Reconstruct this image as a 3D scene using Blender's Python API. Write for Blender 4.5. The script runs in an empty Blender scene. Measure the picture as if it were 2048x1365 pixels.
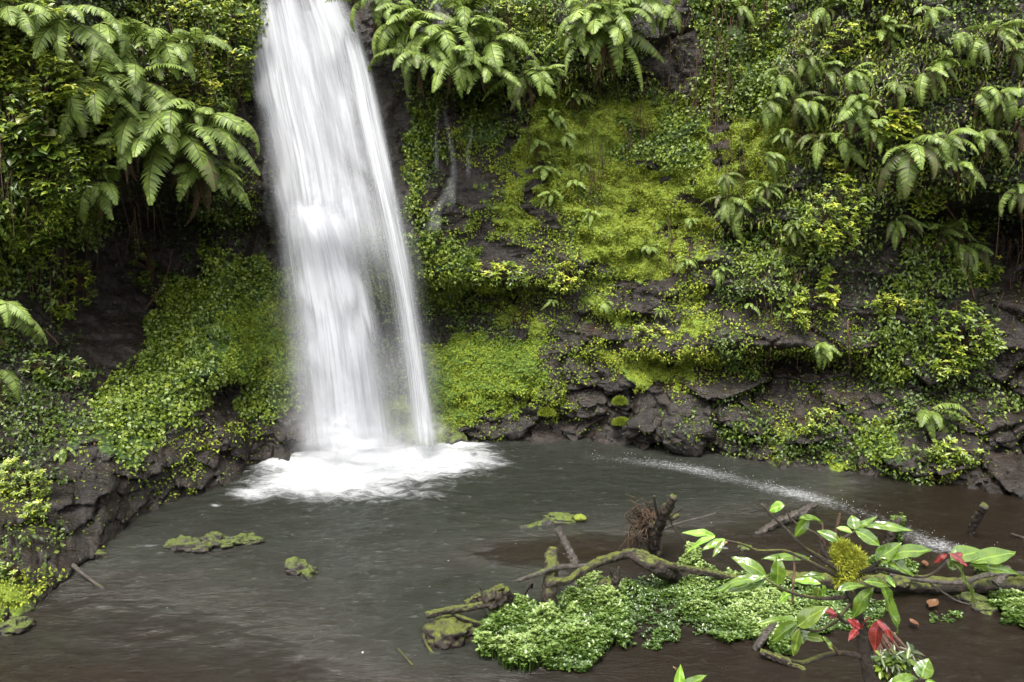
import bpy, math, re
import numpy as np
from mathutils import Vector, Matrix
rng = np.random.default_rng(7)
C = bpy.context.scene.collection
R = math.radians

# ------------------------------------------------------------------ camera
H, TH, F = 4.5, R(8.3), 28/36*2048
cT, sT = math.cos(TH), math.sin(TH)
cam = bpy.data.cameras.new('camera'); cam.lens = 28; cam.sensor_width = 36; cam.clip_start = .05; cam.clip_end = 2000
co = bpy.data.objects.new('camera', cam); C.objects.link(co)
co.location = (0, 0, H); co.rotation_euler = (R(90)-TH, 0, 0)
bpy.context.scene.camera = co

def ray(px, py):
    x = (px-1024)/F; v = (682.5-py)/F
    return np.array([x, cT+sT*v, -sT+cT*v])
def atY(px, py, Y):                      # point of a sight line at depth Y
    d = ray(px, py); return np.array([0, 0, H])+d*(Y/d[1])
def atZ(px, py, z=0):                    # point of a sight line at height z
    d = ray(px, py); return np.array([0, 0, H])+d*((z-H)/d[2])
def proj(X, Y, Z):
    Yc = Y*cT-(Z-H)*sT; v = (Y*sT+(Z-H)*cT)/Yc
    return 1024+F*X/Yc, 682.5-F*v

# ------------------------------------------------------------------ noise
def _h(i, j, k, s):
    n = (i.astype(np.int64)*73856093) ^ (j.astype(np.int64)*19349663) ^ (k.astype(np.int64)*83492791) ^ (s*2654435)
    n = (n ^ (n >> 13)) & 0x7fffffff
    n = (n*1274126177) & 0x7fffffff
    n = (n ^ (n >> 16))*1911520717 & 0x7fffffff
    return ((n ^ (n >> 11)) & 0xffff)/65535.
def vn(x, y, z, s=0):
    i, j, k = np.floor(x), np.floor(y), np.floor(z)
    a, b, c = x-i, y-j, z-k
    a, b, c = [t*t*(3-2*t) for t in (a, b, c)]
    r = 0
    for di in (0, 1):
        for dj in (0, 1):
            for dk in (0, 1):
                r = r+_h(i+di, j+dj, k+dk, s)*(a if di else 1-a)*(b if dj else 1-b)*(c if dk else 1-c)
    return r*2-1
def fbm(x, y, z, o=4, s=0):
    r, A = 0, .5
    for q in range(o):
        f = 2.03**q; r = r+A*vn(x*f, y*f, z*f, s+q*17); A *= .5
    return r
def worley(x, y, z, s=0):                # F1, F2, cell value
    i, j, k = np.floor(x), np.floor(y), np.floor(z)
    f1 = np.full(x.shape, 9.); f2 = f1.copy(); cv = np.zeros(x.shape); gx = cv.copy(); gz = cv.copy()
    for di in (-1, 0, 1):
        for dj in (-1, 0, 1):
            for dk in (-1, 0, 1):
                I, J, K = i+di, j+dj, k+dk
                dx, dy, dz = I+_h(I, J, K, s+1)-x, J+_h(I, J, K, s+2)-y, K+_h(I, J, K, s+3)-z
                d = np.sqrt(dx*dx+dy*dy+dz*dz); n = d < f1
                f2 = np.where(n, f1, np.minimum(f2, d)); cv = np.where(n, _h(I, J, K, s+4), cv)
                gx = np.where(n, dx, gx); gz = np.where(n, dz, gz); f1 = np.where(n, d, f1)
    return f1, f2, cv, gx, gz
def sst(a, b, x):
    t = np.clip((x-a)/(b-a), 0, 1); return t*t*(3-2*t)

# ------------------------------------------------------------------ objects
def tag(o, label=None, cat=None, group=None, kind=None):
    for k, v in (('label', label), ('category', cat), ('group', group), ('kind', kind)):
        if v: o[k] = v
    return o
def empty(name, loc=(0, 0, 0), **k):
    o = bpy.data.objects.new(name, None); C.objects.link(o); o.location = [float(v) for v in loc]; o.empty_display_size = .1
    return tag(o, **k)
def mesh(name, V, Fc, mat, parent=None, attrs=None, uv=None, smooth=True, link=True):
    """V (n,3); Fc: list of arrays (m,k) of faces"""
    V = np.asarray(V, np.float32); Fc = [np.asarray(f, np.int32) for f in (Fc if isinstance(Fc, list) else [Fc]) if len(f)]
    me = bpy.data.meshes.new(name)
    me.vertices.add(len(V)); me.vertices.foreach_set('co', V.ravel())
    li = np.concatenate([f.ravel() for f in Fc]); tot = np.concatenate([np.full(len(f), f.shape[1]) for f in Fc])
    me.loops.add(len(li)); me.loops.foreach_set('vertex_index', li.astype(np.int32))
    me.polygons.add(len(tot)); me.polygons.foreach_set('loop_start', (np.cumsum(tot)-tot).astype(np.int32))
    me.update(calc_edges=True)
    if smooth: me.polygons.foreach_set('use_smooth', np.ones(len(tot), bool))
    for k, a in (attrs or {}).items():
        me.attributes.new(k, 'FLOAT', 'POINT').data.foreach_set('value', np.asarray(a, np.float32).ravel())
    if uv is not None:
        me.uv_layers.new(name='UVMap').data.foreach_set('uv', np.asarray(uv, np.float32)[li].ravel())
    me.materials.append(mat); me.validate()
    if not link: return me
    o = bpy.data.objects.new(name, me); C.objects.link(o)
    if parent is not None:
        o.parent = parent
    return o
def local(V, parent):                    # world points -> coordinates of an unrotated parent
    return np.asarray(V)-np.array(parent.location)
class MB:                                # gathers pieces of one mesh
    def __init__(s): s.V, s.Q, s.T, s.A, s.n = [], [], [], [], 0
    def add(s, V, F, a=0.):
        V = np.asarray(V, float); F = np.asarray(F, int)
        if F.shape[1] == 4: s.Q.append(F+s.n)
        else: s.T.append(F+s.n)
        s.V.append(V); s.A.append(np.broadcast_to(np.asarray(a, float), (len(V),)).copy()); s.n += len(V)
    def build(s, name, mat, parent=None, smooth=True, link=True, shift=None):
        V = np.concatenate(s.V)
        if shift is not None: V = V-np.asarray(shift)
        elif parent is not None and link: V = V-np.array(parent.matrix_world.translation if parent.parent else parent.location)
        Fc = []
        if s.Q: Fc.append(np.concatenate(s.Q))
        if s.T: Fc.append(np.concatenate(s.T))
        return mesh(name, V, Fc, mat, parent if link else None, {'v': np.concatenate(s.A)}, smooth=smooth, link=link)
def smooth_path(P, n):
    P = np.asarray(P, float); t = np.r_[0, np.cumsum(np.linalg.norm(np.diff(P, axis=0), axis=1))]; u = np.linspace(0, t[-1], n)
    m = len(P)
    if m < 3: return np.stack([np.interp(u, t, P[:, k]) for k in range(P.shape[1])], 1)
    T = np.gradient(P, t, axis=0)
    out = []
    for x in u:
        i = min(max(np.searchsorted(t, x)-1, 0), m-2); h = t[i+1]-t[i]; s = (x-t[i])/h
        out.append((2*s**3-3*s*s+1)*P[i]+(s**3-2*s*s+s)*h*T[i]+(-2*s**3+3*s*s)*P[i+1]+(s**3-s*s)*h*T[i+1])
    return np.array(out)
def tube(P, r, sides=10, rough=0., seed=0, flat=1., cap=True, fr=3.):
    """P (n,3) centre line, r (n,) radii -> V,F with bark-like relief"""
    P = np.asarray(P, float); r = np.broadcast_to(np.asarray(r, float), (len(P),)); n = len(P)
    T = np.gradient(P, axis=0); T /= np.linalg.norm(T, axis=1)[:, None]+1e-9
    up = np.array([0, 0, 1.]) if abs(T[0][2]) < .8 else np.array([1., 0, 0])
    A = np.cross(T, up); A /= np.linalg.norm(A, axis=1)[:, None]+1e-9; B = np.cross(A, T)
    a = np.linspace(0, 2*np.pi, sides, endpoint=False)
    V = P[:, None]+(A[:, None]*np.cos(a)[None, :, None]+B[:, None]*np.sin(a)[None, :, None]*flat)*r[:, None, None]
    if rough:
        W = V.reshape(-1, 3); q = fr/np.mean(r)*.5
        d = fbm(W[:, 0]*q, W[:, 1]*q, W[:, 2]*q, 3, seed)+.5*fbm(np.tile(np.cos(a)*2.2, n), np.tile(np.sin(a)*2.2, n), np.repeat(np.arange(n)*.08, sides), 3, seed+5)
        V = P[:, None]+(V-P[:, None])*(1+rough*d.reshape(n, sides, 1))
    V = V.reshape(-1, 3)
    i = np.arange(n-1)[:, None]*sides; j = np.arange(sides)[None]; k = (j+1) % sides
    Q = np.stack([i+j, i+k, i+sides+k, i+sides+j], -1).reshape(-1, 4)
    if cap:
        V = np.concatenate([V, [P[0]], [P[-1]]]); s0 = n*sides
        j = np.arange(sides); k = (j+1) % sides
        Q = np.concatenate([Q, np.stack([np.full(sides, s0), k, j, np.full(sides, s0)], -1)[:, :4]*1])
        Q = Q[:-sides]
        Tc = np.concatenate([np.stack([np.full(sides, s0), k, j], -1), np.stack([np.full(sides, s0+1), (n-1)*sides+j, (n-1)*sides+k], -1)])
        return V, Q, Tc
    return V, Q, None
def add_tube(mb, P, r, sides=10, rough=0., seed=0, a=0., **k):
    V, Q, T = tube(P, r, sides, rough, seed, **k)
    s = mb.n; mb.add(V, Q, a)
    if T is not None: mb.T.append(T+s)

# ------------------------------------------------------------------ materials
def nt(m):
    m.use_nodes = True; t = m.node_tree; t.nodes.clear(); return t
class NT:
    def __init__(s, name):
        s.m = bpy.data.materials.new(name); s.t = nt(s.m); s.out = s.n('OutputMaterial')
    def n(s, ty, **k):
        x = s.t.nodes.new('ShaderNode'+ty)
        for a, b in k.items(): setattr(x, a, b)
        return x
    def l(s, a, b): s.t.links.new(a, b)
    def set(s, x, **k):
        for a, b in k.items():
            a = a.replace('_', ' ')
            if isinstance(b, bpy.types.NodeSocket): s.l(b, x.inputs[a])
            else: x.inputs[a].default_value = b if not isinstance(b, tuple) or len(b) != 3 or x.inputs[a].type != 'RGBA' else (*b, 1)
        return x
    def attr(s, name): return s.n('Attribute', attribute_name=name).outputs['Fac']
    def pos(s): return s.n('NewGeometry').outputs['Position']
    def mapv(s, v, sc):
        x = s.n('Mapping'); s.l(v, x.inputs['Vector']); x.inputs['Scale'].default_value = sc; return x.outputs[0]
    def noise(s, v, sc, det=4, rough=.55, dist=0.):
        x = s.n('TexNoise'); s.l(v, x.inputs['Vector']); s.set(x, Scale=sc, Detail=det, Roughness=rough, Distortion=dist); return x.outputs['Fac']
    def ramp(s, f, st):
        x = s.n('ValToRGB'); e = x.color_ramp.elements
        while len(e) > 1: e.remove(e[0])
        e[0].position = st[0][0]; e[0].color = (*st[0][1], 1)
        for p, c in st[1:]: q = e.new(p); q.color = (*c, 1)
        s.l(f, x.inputs[0]); return x.outputs[0]
    def math(s, op, a, b=0., c=None, clamp=False):
        x = s.n('Math', operation=op, use_clamp=clamp)
        for i, v in enumerate((a, b, c)):
            if v is None: continue
            if isinstance(v, bpy.types.NodeSocket): s.l(v, x.inputs[i])
            else: x.inputs[i].default_value = v
        return x.outputs[0]
    def rng(s, v, a, b, c=0., d=1.):
        x = s.n('MapRange'); x.interpolation_type = 'SMOOTHSTEP'; s.l(v, x.inputs[0])
        for i, q in enumerate((a, b, c, d)): x.inputs[i+1].default_value = q
        return x.outputs[0]
    def mix(s, f, a, b):
        x = s.n('Mix', data_type='RGBA')
        for i, v in ((0, f), (6, a), (7, b)):
            if isinstance(v, bpy.types.NodeSocket): s.l(v, x.inputs[i])
            else: x.inputs[i].default_value = (*v, 1) if isinstance(v, tuple) else v
        return x.outputs[2]
    def bump(s, h, st=.3, d=.05, nrm=None):
        x = s.n('Bump'); s.set(x, Strength=st, Distance=d); s.l(h, x.inputs['Height'])
        if nrm: s.l(nrm, x.inputs['Normal'])
        return x.outputs[0]
    def surf(s, sh): s.l(sh, s.out.inputs['Surface']); return s.m
    def bsdf(s, col, rough=.5, spec=.5, nrm=None, **k):
        x = s.n('BsdfPrincipled'); s.set(x, **{'Base_Color': col, 'Roughness': rough, 'Specular_IOR_Level': spec})
        if nrm: s.l(nrm, x.inputs['Normal'])
        s.set(x, **k); return x.outputs[0]
    def mixs(s, f, a, b):
        x = s.n('MixShader')
        if isinstance(f, bpy.types.NodeSocket): s.l(f, x.inputs[0])
        else: x.inputs[0].default_value = f
        s.l(a, x.inputs[1]); s.l(b, x.inputs[2]); return x.outputs[0]

LEAFRAMP = [(0, (.10, .052, .032)), (.14, (.07, .055, .026)), (.3, (.020, .040, .008)), (.46, (.062, .100, .014)),
            (.64, (.145, .205, .020)), (.82, (.28, .325, .032)), (1, (.44, .43, .06))]
def leafmat(name, ramp=LEAFRAMP, rough=.42, spec=.5, trans=.3, rnd=.08, jit=True):
    s = NT(name); v = s.attr('v')
    oi = s.n('ObjectInfo').outputs['Random']
    v = s.math('ADD', v, s.math('MULTIPLY', s.math('SUBTRACT', oi, .5), rnd))
    if jit: v = s.math('ADD', v, s.math('MULTIPLY', s.math('SUBTRACT', s.noise(s.pos(), 2.2, 2), .5), .16))
    c = s.ramp(v, ramp)
    p = s.bsdf(c, rough, spec)
    tr = s.n('BsdfTranslucent'); s.l(s.mix(.5, c, (.25, .35, .03)), tr.inputs[0]) if False else s.l(c, tr.inputs[0])
    return s.surf(s.mixs(trans, p, tr.outputs[0]))

def rockmat():
    s = NT('wet_rock'); P = s.pos()
    n1 = s.noise(P, .9, 6, .6); n2 = s.noise(P, 5, 8, .65); st = s.noise(s.mapv(P, (2.2, 2.2, 7)), 1.6, 6, .6, .6)
    c = s.ramp(n1, [(.25, (.007, .005, .0035)), (.42, (.016, .0105, .007)), (.55, (.022, .0175, .014)), (.7, (.021, .0125, .0075)), (.85, (.05, .024, .012))])
    c2 = s.ramp(n2, [(.3, (.35, .33, .33)), (.55, (.9, .9, .9)), (.75, (1.7, 1.6, 1.6))])
    x = s.n('Mix', data_type='RGBA', blend_type='MULTIPLY'); x.inputs[0].default_value = 1; s.l(c, x.inputs[6]); s.l(c2, x.inputs[7]); c = x.outputs[2]
    m = s.attr('moss'); mn = s.noise(P, 9, 6, .7)
    fac = s.rng(s.math('ADD', m, s.math('MULTIPLY', s.math('SUBTRACT', mn, .5), 1.1)), .35, .65)
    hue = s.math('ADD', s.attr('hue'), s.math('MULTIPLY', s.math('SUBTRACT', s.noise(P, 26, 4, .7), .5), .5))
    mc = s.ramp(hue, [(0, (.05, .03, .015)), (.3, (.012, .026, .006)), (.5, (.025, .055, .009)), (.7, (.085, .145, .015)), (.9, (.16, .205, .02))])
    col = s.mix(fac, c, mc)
    nb = s.bump(s.math('ADD', s.math('MULTIPLY', st, .7), s.math('MULTIPLY', n2, .6)), .75, .16)
    nb = s.bump(s.noise(P, 30, 4, .7), .5, .03, nb)
    rg = s.math('ADD', s.rng(s.noise(P, 3, 3), .35, .6, .22, .55), s.math('MULTIPLY', fac, .4), clamp=True)
    return s.surf(s.bsdf(col, rg, .38, nb))
def mossrockmat(name, rock=(.045, .036, .032), m0=.45, m1=.62, moss=((.03, .045, .008), (.13, .17, .015)), up=.5, rough=.4, fine=22, ripple=(1, 1, 1)):
    s = NT(name); P = s.n('TexCoord').outputs['Object']; g = s.n('NewGeometry')
    z = s.n('SeparateXYZ'); s.l(g.outputs['Normal'], z.inputs[0])
    n = s.noise(P, 4, 5, .65); f = s.math('ADD', s.math('MULTIPLY', z.outputs[2], up*.5), n)
    f = s.rng(f, m0, m1)
    f = s.math('MULTIPLY', f, s.rng(s.noise(P, 14, 4, .7), .3, .5))
    nf = s.noise(s.mapv(P, ripple), fine, 6, .7)
    rc = s.ramp(nf, [(.3, tuple(v*.4 for v in rock)), (.5, rock), (.72, tuple(v*2.3 for v in rock))])
    mc = s.ramp(s.noise(P, 35, 5, .7), [(.3, moss[0]), (.7, moss[1])])
    nb = s.bump(s.math('ADD', nf, s.math('MULTIPLY', s.math('MULTIPLY', s.noise(P, 60, 3, .8), f), .7)), .8, .05)
    nb = s.bump(s.noise(P, 7, 8, .75, 1.2), .7, .09, nb)
    rg = s.math('ADD', s.math('MULTIPLY', f, .5), rough, clamp=True)
    return s.surf(s.bsdf(s.mix(f, rc, mc), rg, .5, nb))

M = {}
M['rock'] = rockmat()
M['leaf'] = leafmat('creeper_leaf')
M['moss'] = leafmat('moss_leaf', rough=.65, spec=.25)
FR = [(0, (.13, .07, .045)), (.2, (.12, .10, .05)), (.42, (.07, .11, .022)), (.68, (.20, .28, .055)), (1, (.40, .47, .13))]
M['fern'] = leafmat('fern_blade', FR, .5, .4, .35, .12)
M['shrub'] = leafmat('shrub_leaf', rough=.33, spec=.6, trans=.3, rnd=.05)
M['cress'] = leafmat('cress_leaf', [(0, (.025, .05, .01)), (.45, (.085, .145, .025)), (1, (.26, .345, .105))], .3, .6, .25, 0)

# ------------------------------------------------------------------ the cliff
WL = [(-900, 1330), (-300, 1325), (0, 1262), (60, 1215), (130, 1150), (200, 1105), (245, 1062), (340, 1008), (440, 975), (480, 955), (500, 935),
      (600, 915), (700, 900), (880, 890), (1000, 886), (1180, 886), (1350, 906), (1500, 920), (1640, 940), (1800, 962), (1950, 975), (2048, 985), (2300, 1010), (2900, 1060)]
wl = np.array([atZ(a, b) for a, b in WL]); wa = wl[:, 0]/wl[:, 1]; o_ = np.argsort(wa); wa, wy = wa[o_], wl[o_, 1]
# how far the face stands back from the waterline, by column (picture x at the horizon) and height
PROF = {-900: [(-2, -1), (0, 0), (.5, 1.0), (1, 2.5), (2.2, 3.4), (5, 3.8), (14, 5)],
        0: [(-2, -1), (0, 0), (.4, .8), (.9, 2.3), (1.8, 3.6), (2.6, 4.6), (4.0, 4.6), (5, 3.3), (9, 3.0), (14, 5)],
        200: [(-2, -1), (0, 0), (.6, .35), (1.2, 1.5), (2.0, 3.0), (3.2, 4.2), (4.2, 4.5), (5.0, 3.0), (6.2, 2.4), (9, 2.8), (14, 5)],
        400: [(-2, -1), (0, 0), (1., .35), (1.7, 1.2), (2.4, 2.1), (3.2, 3.0), (4.4, 3.4), (5.2, 2.2), (9, 2.6), (14, 4)],
        520: [(-2, -1), (0, 0), (.9, .6), (1.5, 1.2), (2.6, 1.6), (3.3, 2.1), (4.4, 2.2), (5.2, 1.6), (9, 2), (14, 3)],
        700: [(-2, -.5), (0, 0), (1, .4), (3, 1.1), (3.9, 1.3), (4.2, .7), (6, 1.2), (9, 1.6), (14, 2.6)],
        900: [(-2, -.5), (0, 0), (.45, .25), (1.1, .9), (1.9, 1.7), (3.0, 1.9), (3.35, 1.5), (3.55, .95), (5, 1.0), (7.2, 1.4), (7.8, .9), (9, 1.2), (14, 3)],
        1080: [(-2, -.5), (0, 0), (.6, .3), (1.3, .6), (2.2, 1.1), (2.9, 1.35), (3.3, .9), (5, 1.1), (7.2, 1.4), (9, 1.1), (14, 3)],
        1250: [(-2, -.5), (0, 0), (.9, .25), (1.5, .5), (2.3, .7), (3, .9), (4, 1.1), (6, 1.4), (9, 1.8), (14, 4)],
        1450: [(-2, -.5), (0, 0), (.8, .2), (1.15, .8), (1.6, .95), (1.9, .35), (2.6, .5), (3.9, .9), (4.3, 1.3), (6, 1.3), (9, 1.6), (14, 4)],
        1700: [(-2, -.5), (0, 0), (.5, .3), (1.3, .7), (1.9, .8), (2.2, .65), (3.2, .9), (4.2, 1.1), (4.7, .6), (7, .6), (9, .7), (14, 2)],
        1950: [(-2, -.5), (0, 0), (.4, .5), (1.4, 1.0), (2.8, 1.3), (3.9, 1.9), (4.6, 1.7), (5.2, .5), (7, .3), (9, .4), (14, 2)],
        2300: [(-2, -.5), (0, 0), (.5, .6), (1.4, 1.0), (3.9, 1.7), (5.2, .3), (9, .2), (14, 1.5)],
        2900: [(-2, -.5), (0, 0), (1.4, .6), (9, .2), (14, 1.5)]}
# dents and shelves: (x, y, half width, half height, amount towards the viewer)
BUMP = [(300, 560, 120, 120, -.7), (420, 470, 70, 60, -.4), (150, 640, 90, 90, -.5), (440, 800, 70, 45, -.9), (350, 760, 80, 50, .25), (250, 880, 80, 60, .3), (300, 640, 60, 60, -.4),
        (480, 560, 60, 25, .35), (430, 720, 90, 50, .35), (1560, 730, 130, 28, -.75), (1380, 735, 90, 25, -.5), (1300, 690, 120, 30, .25), (1500, 690, 120, 26, .35),
        (950, 600, 110, 28, -.5), (960, 545, 120, 28, .3), (1000, 740, 100, 50, .3), (1150, 800, 60, 50, .1), (1900, 440, 130, 45, -.9), (2000, 500, 60, 70, -.7), (1640, 400, 60, 40, -.2), (1680, 460, 80, 80, .35),
        (1480, 440, 70, 22, .45), (1620, 300, 50, 40, -.3), (1700, 350, 60, 40, -.3), (1330, 60, 50, 120, -.15), (1280, 200, 70, 60, -.2), (940, 210, 60, 25, -.35), (1210, 180, 50, 30, -.4), (920, 120, 110, 70, .45),
        (1080, 130, 90, 50, .2), (1190, 70, 70, 80, .4), (780, 120, 40, 90, -.2), (1310, 590, 50, 26, .25), (1530, 560, 60, 30, .3), (1420, 520, 70, 24, .2), (1760, 760, 90, 25, -.3), (1850, 900, 120, 40, .3),
        (1240, 560, 60, 16, -.2), (1250, 640, 90, 14, -.2), (1700, 560, 100, 25, -.25), (1400, 470, 60, 20, -.15), (240, 310, 110, 70, .3), (60, 330, 90, 120, .4), (300, 420, 70, 50, -.5), (90, 180, 100, 70, .35), (370, 170, 80, 60, .35), (440, 80, 60, 70, .3), (230, 40, 60, 60, -.4)]
ax = np.concatenate([np.linspace(-2.2, -.72, 90, endpoint=False), np.linspace(-.72, .72, 760, endpoint=False), np.linspace(.72, 2.2, 90)])
az = np.concatenate([np.linspace(-1.6, 9.6, 340, endpoint=False), np.linspace(9.6, 14, 50)])
A_, Z_ = np.meshgrid(ax, az)
pk = sorted(PROF); pa = [(k-1024)/F/cT for k in pk]
tab = np.stack([np.interp(az, *zip(*PROF[k])) for k in pk])           # (cols, z)
off = np.stack([np.interp(ax, pa, tab[:, i]) for i in range(len(az))])
off = (off+np.roll(off, 1, 0)+np.roll(off, -1, 0)+np.roll(off, 2, 0)+np.roll(off, -2, 0))/5; off[:2] = off[2]; off[-2:] = off[-3]
D = np.interp(ax, wa, wy)[None]+off
PX, PY = proj(A_*D, D, Z_)

TYPES = '''
L2g4L4G3W6g6G3O4R3G4O13
L2g5L3G3W6g6G3O4R3G4O13
L3g5G5W5R1g5G4O3g1R3G4O13
L4g4L3G2W6R1g4G1g2O3g2R3G4O13
L4g4L3G2W6R1g7O4g1G1m1r1G4O13
L4g5L2G1R1W6R1G2r1G2g1M2m2M3m1G5M2O11
L5d5g2R1W6R1G2r1G2g1M5G4M5O8d1O3
L5d4g3R1W6R1G2r1m1r1g1M5G4M5O7d2O3
L5d5g2R1W6R1m1g1R2r1m1M13O2g1O7g2d1
L5d5g2r1W6R1G1R1r1R1m1M4m1M8O2g1O4L1g2d4
L5d1D2d2g2r1W6r1G1R1r1R1m1M2m1M3m1M4O3L4g2D3d3R1
L2d1L1g1D4d2g1W6G2R1G1r1m1R1m2r1m1M7O2L5g1D2L2D3R1
L2d1D5d2G1W6G2R1G3R1r1m2r1m1M6m1g1L5d2D1L3D2R2
L2d1D6d1G14R1m1r2m1r1m1M3m2g1L4d4L3D3R1
L2d1D5G15r1m1r2m1r1m2M2m3g2L2d4L3d2D1R2
g2d1D5G3B4G2g7m1M1r2m1M2r1M2m2r4d5L2d3R2
g3D4G4B4g2d5g4M1r2M1m1r2M3m1r7L3g1d2R2
g2d2D3G4B4g6B6r2m1M2m1M2m1g1r6L3g1d2R3
d2g1d1D2g1G4B4g6B6r3m1M2m1M1r2g1r1R2r3L3g2R3
d1g2d1g1G5D2G3g6B6m1D5r2R4r4g2d2g2R3
g3d1g1G5D2G3W2M4B5r1m1R2D5d2r3R2r3g3d1g2R1
g4G4d2r3R1W3M6R1r1R8g2r1g3m2g2G2g3r1R3
g4r1G3r3R2W5R1M3r1R2r1R8r1g2m2g4G2g2r1R4
g3R3G1r3R3W5R18r1g1M1g2M3g2M1r1R4
r2g1R4r3R3W5R20g1M4g1r1R7
r2R11W5R34
r2g1R60
g1r1g1r1R60
r2m1R60
M1m1r1R60
M1m1r1R60
m1r1R60
r1R60
R60
'''.split()
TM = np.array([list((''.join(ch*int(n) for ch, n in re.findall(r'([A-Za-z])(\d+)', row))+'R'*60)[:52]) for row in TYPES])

def typemap(px, py, jit=0):
    if jit:
        px = px+vn(px/34, py/34, 0*px, 3)*26+vn(px/13, py/13, 0*px, 4)*12; py = py+vn(px/34, py/34, 0*px, 5)*26+vn(px/13, py/13, 0*px, 6)*12
    i = np.clip((py/40).astype(int), 0, TM.shape[0]-1); j = np.clip((px/40).astype(int), 0, 51)
    t = TM[i, j]
    if jit:
        q = fbm(px/60, py/42, 0*px, 3, 77); low = sst(400, 620, py)
        t = np.where((t == 'M') & (q < -.34+.36*low) & (px > 980), 'm', t); t = np.where((t == 'm') & (q < -.30+.22*low), 'r', t)
        t = np.where((t == 'r') & (q < -.2), 'R', t); t = np.where((t == 'O') & (q > .22), 'g', t); t = np.where((t == 'O') & (q < -.36), 'd', t)
    return t
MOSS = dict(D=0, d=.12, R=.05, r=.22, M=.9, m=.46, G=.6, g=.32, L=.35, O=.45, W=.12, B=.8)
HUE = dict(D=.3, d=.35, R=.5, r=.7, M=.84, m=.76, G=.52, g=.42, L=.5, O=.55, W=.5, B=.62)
for (bx, by, bw, bh, am) in BUMP:
    D -= am*np.exp(-(((PX-bx)/bw)**2+((PY-by)/bh)**2))
X, Y, Z = A_*D, D, Z_
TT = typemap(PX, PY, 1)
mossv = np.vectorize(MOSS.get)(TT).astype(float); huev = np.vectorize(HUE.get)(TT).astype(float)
for _ in range(3):
    for m_ in (mossv, huev):
        m_[1:-1, 1:-1] = (m_[1:-1, 1:-1]*2+m_[:-2, 1:-1]+m_[2:, 1:-1]+m_[1:-1, :-2]+m_[1:-1, 2:])/6
# relief: broad lumps, tilted strata, blocks near the foot, fine grain; mossed parts are rounder
rel = .34*fbm(X*.55, Y*.55, Z*.7, 3, 11)
rel += .24*fbm(X*1.5, Y*1.5, Z*1.9, 3, 12)
f1, f2, cv, gx, gz = worley(X*.75+Z*.3+.35*fbm(X, Y, Z, 2, 1), Y*.5, Z*1.25-X*.25, 5)
blk = (cv-.5)*.5-.22*sst(.12, 0, f2-f1)+.35*gx*(cv-.5)+.25*gz
g1, g2, gv, hx, hz = worley(X*2.3-Z*.6, Y*1.5, Z*3.4+X*.5, 9)
blk2 = (gv-.5)*.18-.07*sst(.12, 0, g2-g1)+.14*hz
low = sst(2.6, .9, Z)*.75+.25
rel += (blk*.8*sst(880, 1150, PX)+blk*.25+blk2*.8)*low*(1-.65*mossv)+.12*(1-sst(800, 1000, PX))*fbm(X*3, Y*2, Z*2.6, 4, 15)
rel += (.10*fbm(X*4, Y*4, Z*5, 4, 13)+.05*fbm(X*10, Y*10, Z*12, 3, 14))*(1+.5*mossv)
lump = 1-2*np.abs(fbm(X*2.6, Y*2.6, Z*2.4, 3, 21))
rel += mossv*.30*(lump-.5)
led = np.abs(((Z*1.25+X*.22+.5*fbm(X*.5, Y*.5, Z*.5, 2, 31)) % 1)-.5)*2
rel += .22*(led-.5)*sst(900, 1100, PX)*sst(5.5, 3.5, Z)*(1-.4*mossv)
D = D-rel*sst(-1.5, -.2, Z)*sst(6, 11, D)**.5
X, Y = A_*D, D
nz_, na_ = X.shape
idx = np.arange(nz_*na_).reshape(nz_, na_)
Q = np.stack([idx[:-1, :-1], idx[:-1, 1:], idx[1:, 1:], idx[1:, :-1]], -1).reshape(-1, 4)
SV = np.stack([X, Y, Z_], -1)
# flat country behind the rim closes the sheet far away
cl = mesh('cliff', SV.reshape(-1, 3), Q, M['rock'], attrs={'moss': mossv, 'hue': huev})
tag(cl, 'dark wet rock cliff round the pool, draped in moss and creepers', 'cliff', kind='structure')
tu = np.gradient(SV, axis=1); tv = np.gradient(SV, axis=0); SN = np.cross(tu, tv); SN /= np.linalg.norm(SN, axis=2)[..., None]+1e-9
SN = np.where((SN[..., 1:2] > 0) & (np.abs(SN[..., 2:3]) < .3), -SN, SN)
if SN[150:300, 200:600, 1].mean() > 0: SN = -SN
PX, PY = proj(X, Y, Z_)
inb = (PX > -60) & (PX < 2110) & (PY > -60) & (PY < 1340)
area = np.linalg.norm(np.cross(tu, tv), axis=2)
def onwall(px, py, out=0.):
    d = (PX-px)**2+(PY-py)**2; d = np.where(Z_ < -.1, 1e9, d); k = np.argmin(d+Y*2); i, j = divmod(int(k), na_)
    p = SV[i, j].copy(); n = SN[max(i-3, 0):i+4, max(j-3, 0):j+4].reshape(-1, 3).mean(0); n /= np.linalg.norm(n)
    return p+n*out, n

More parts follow.
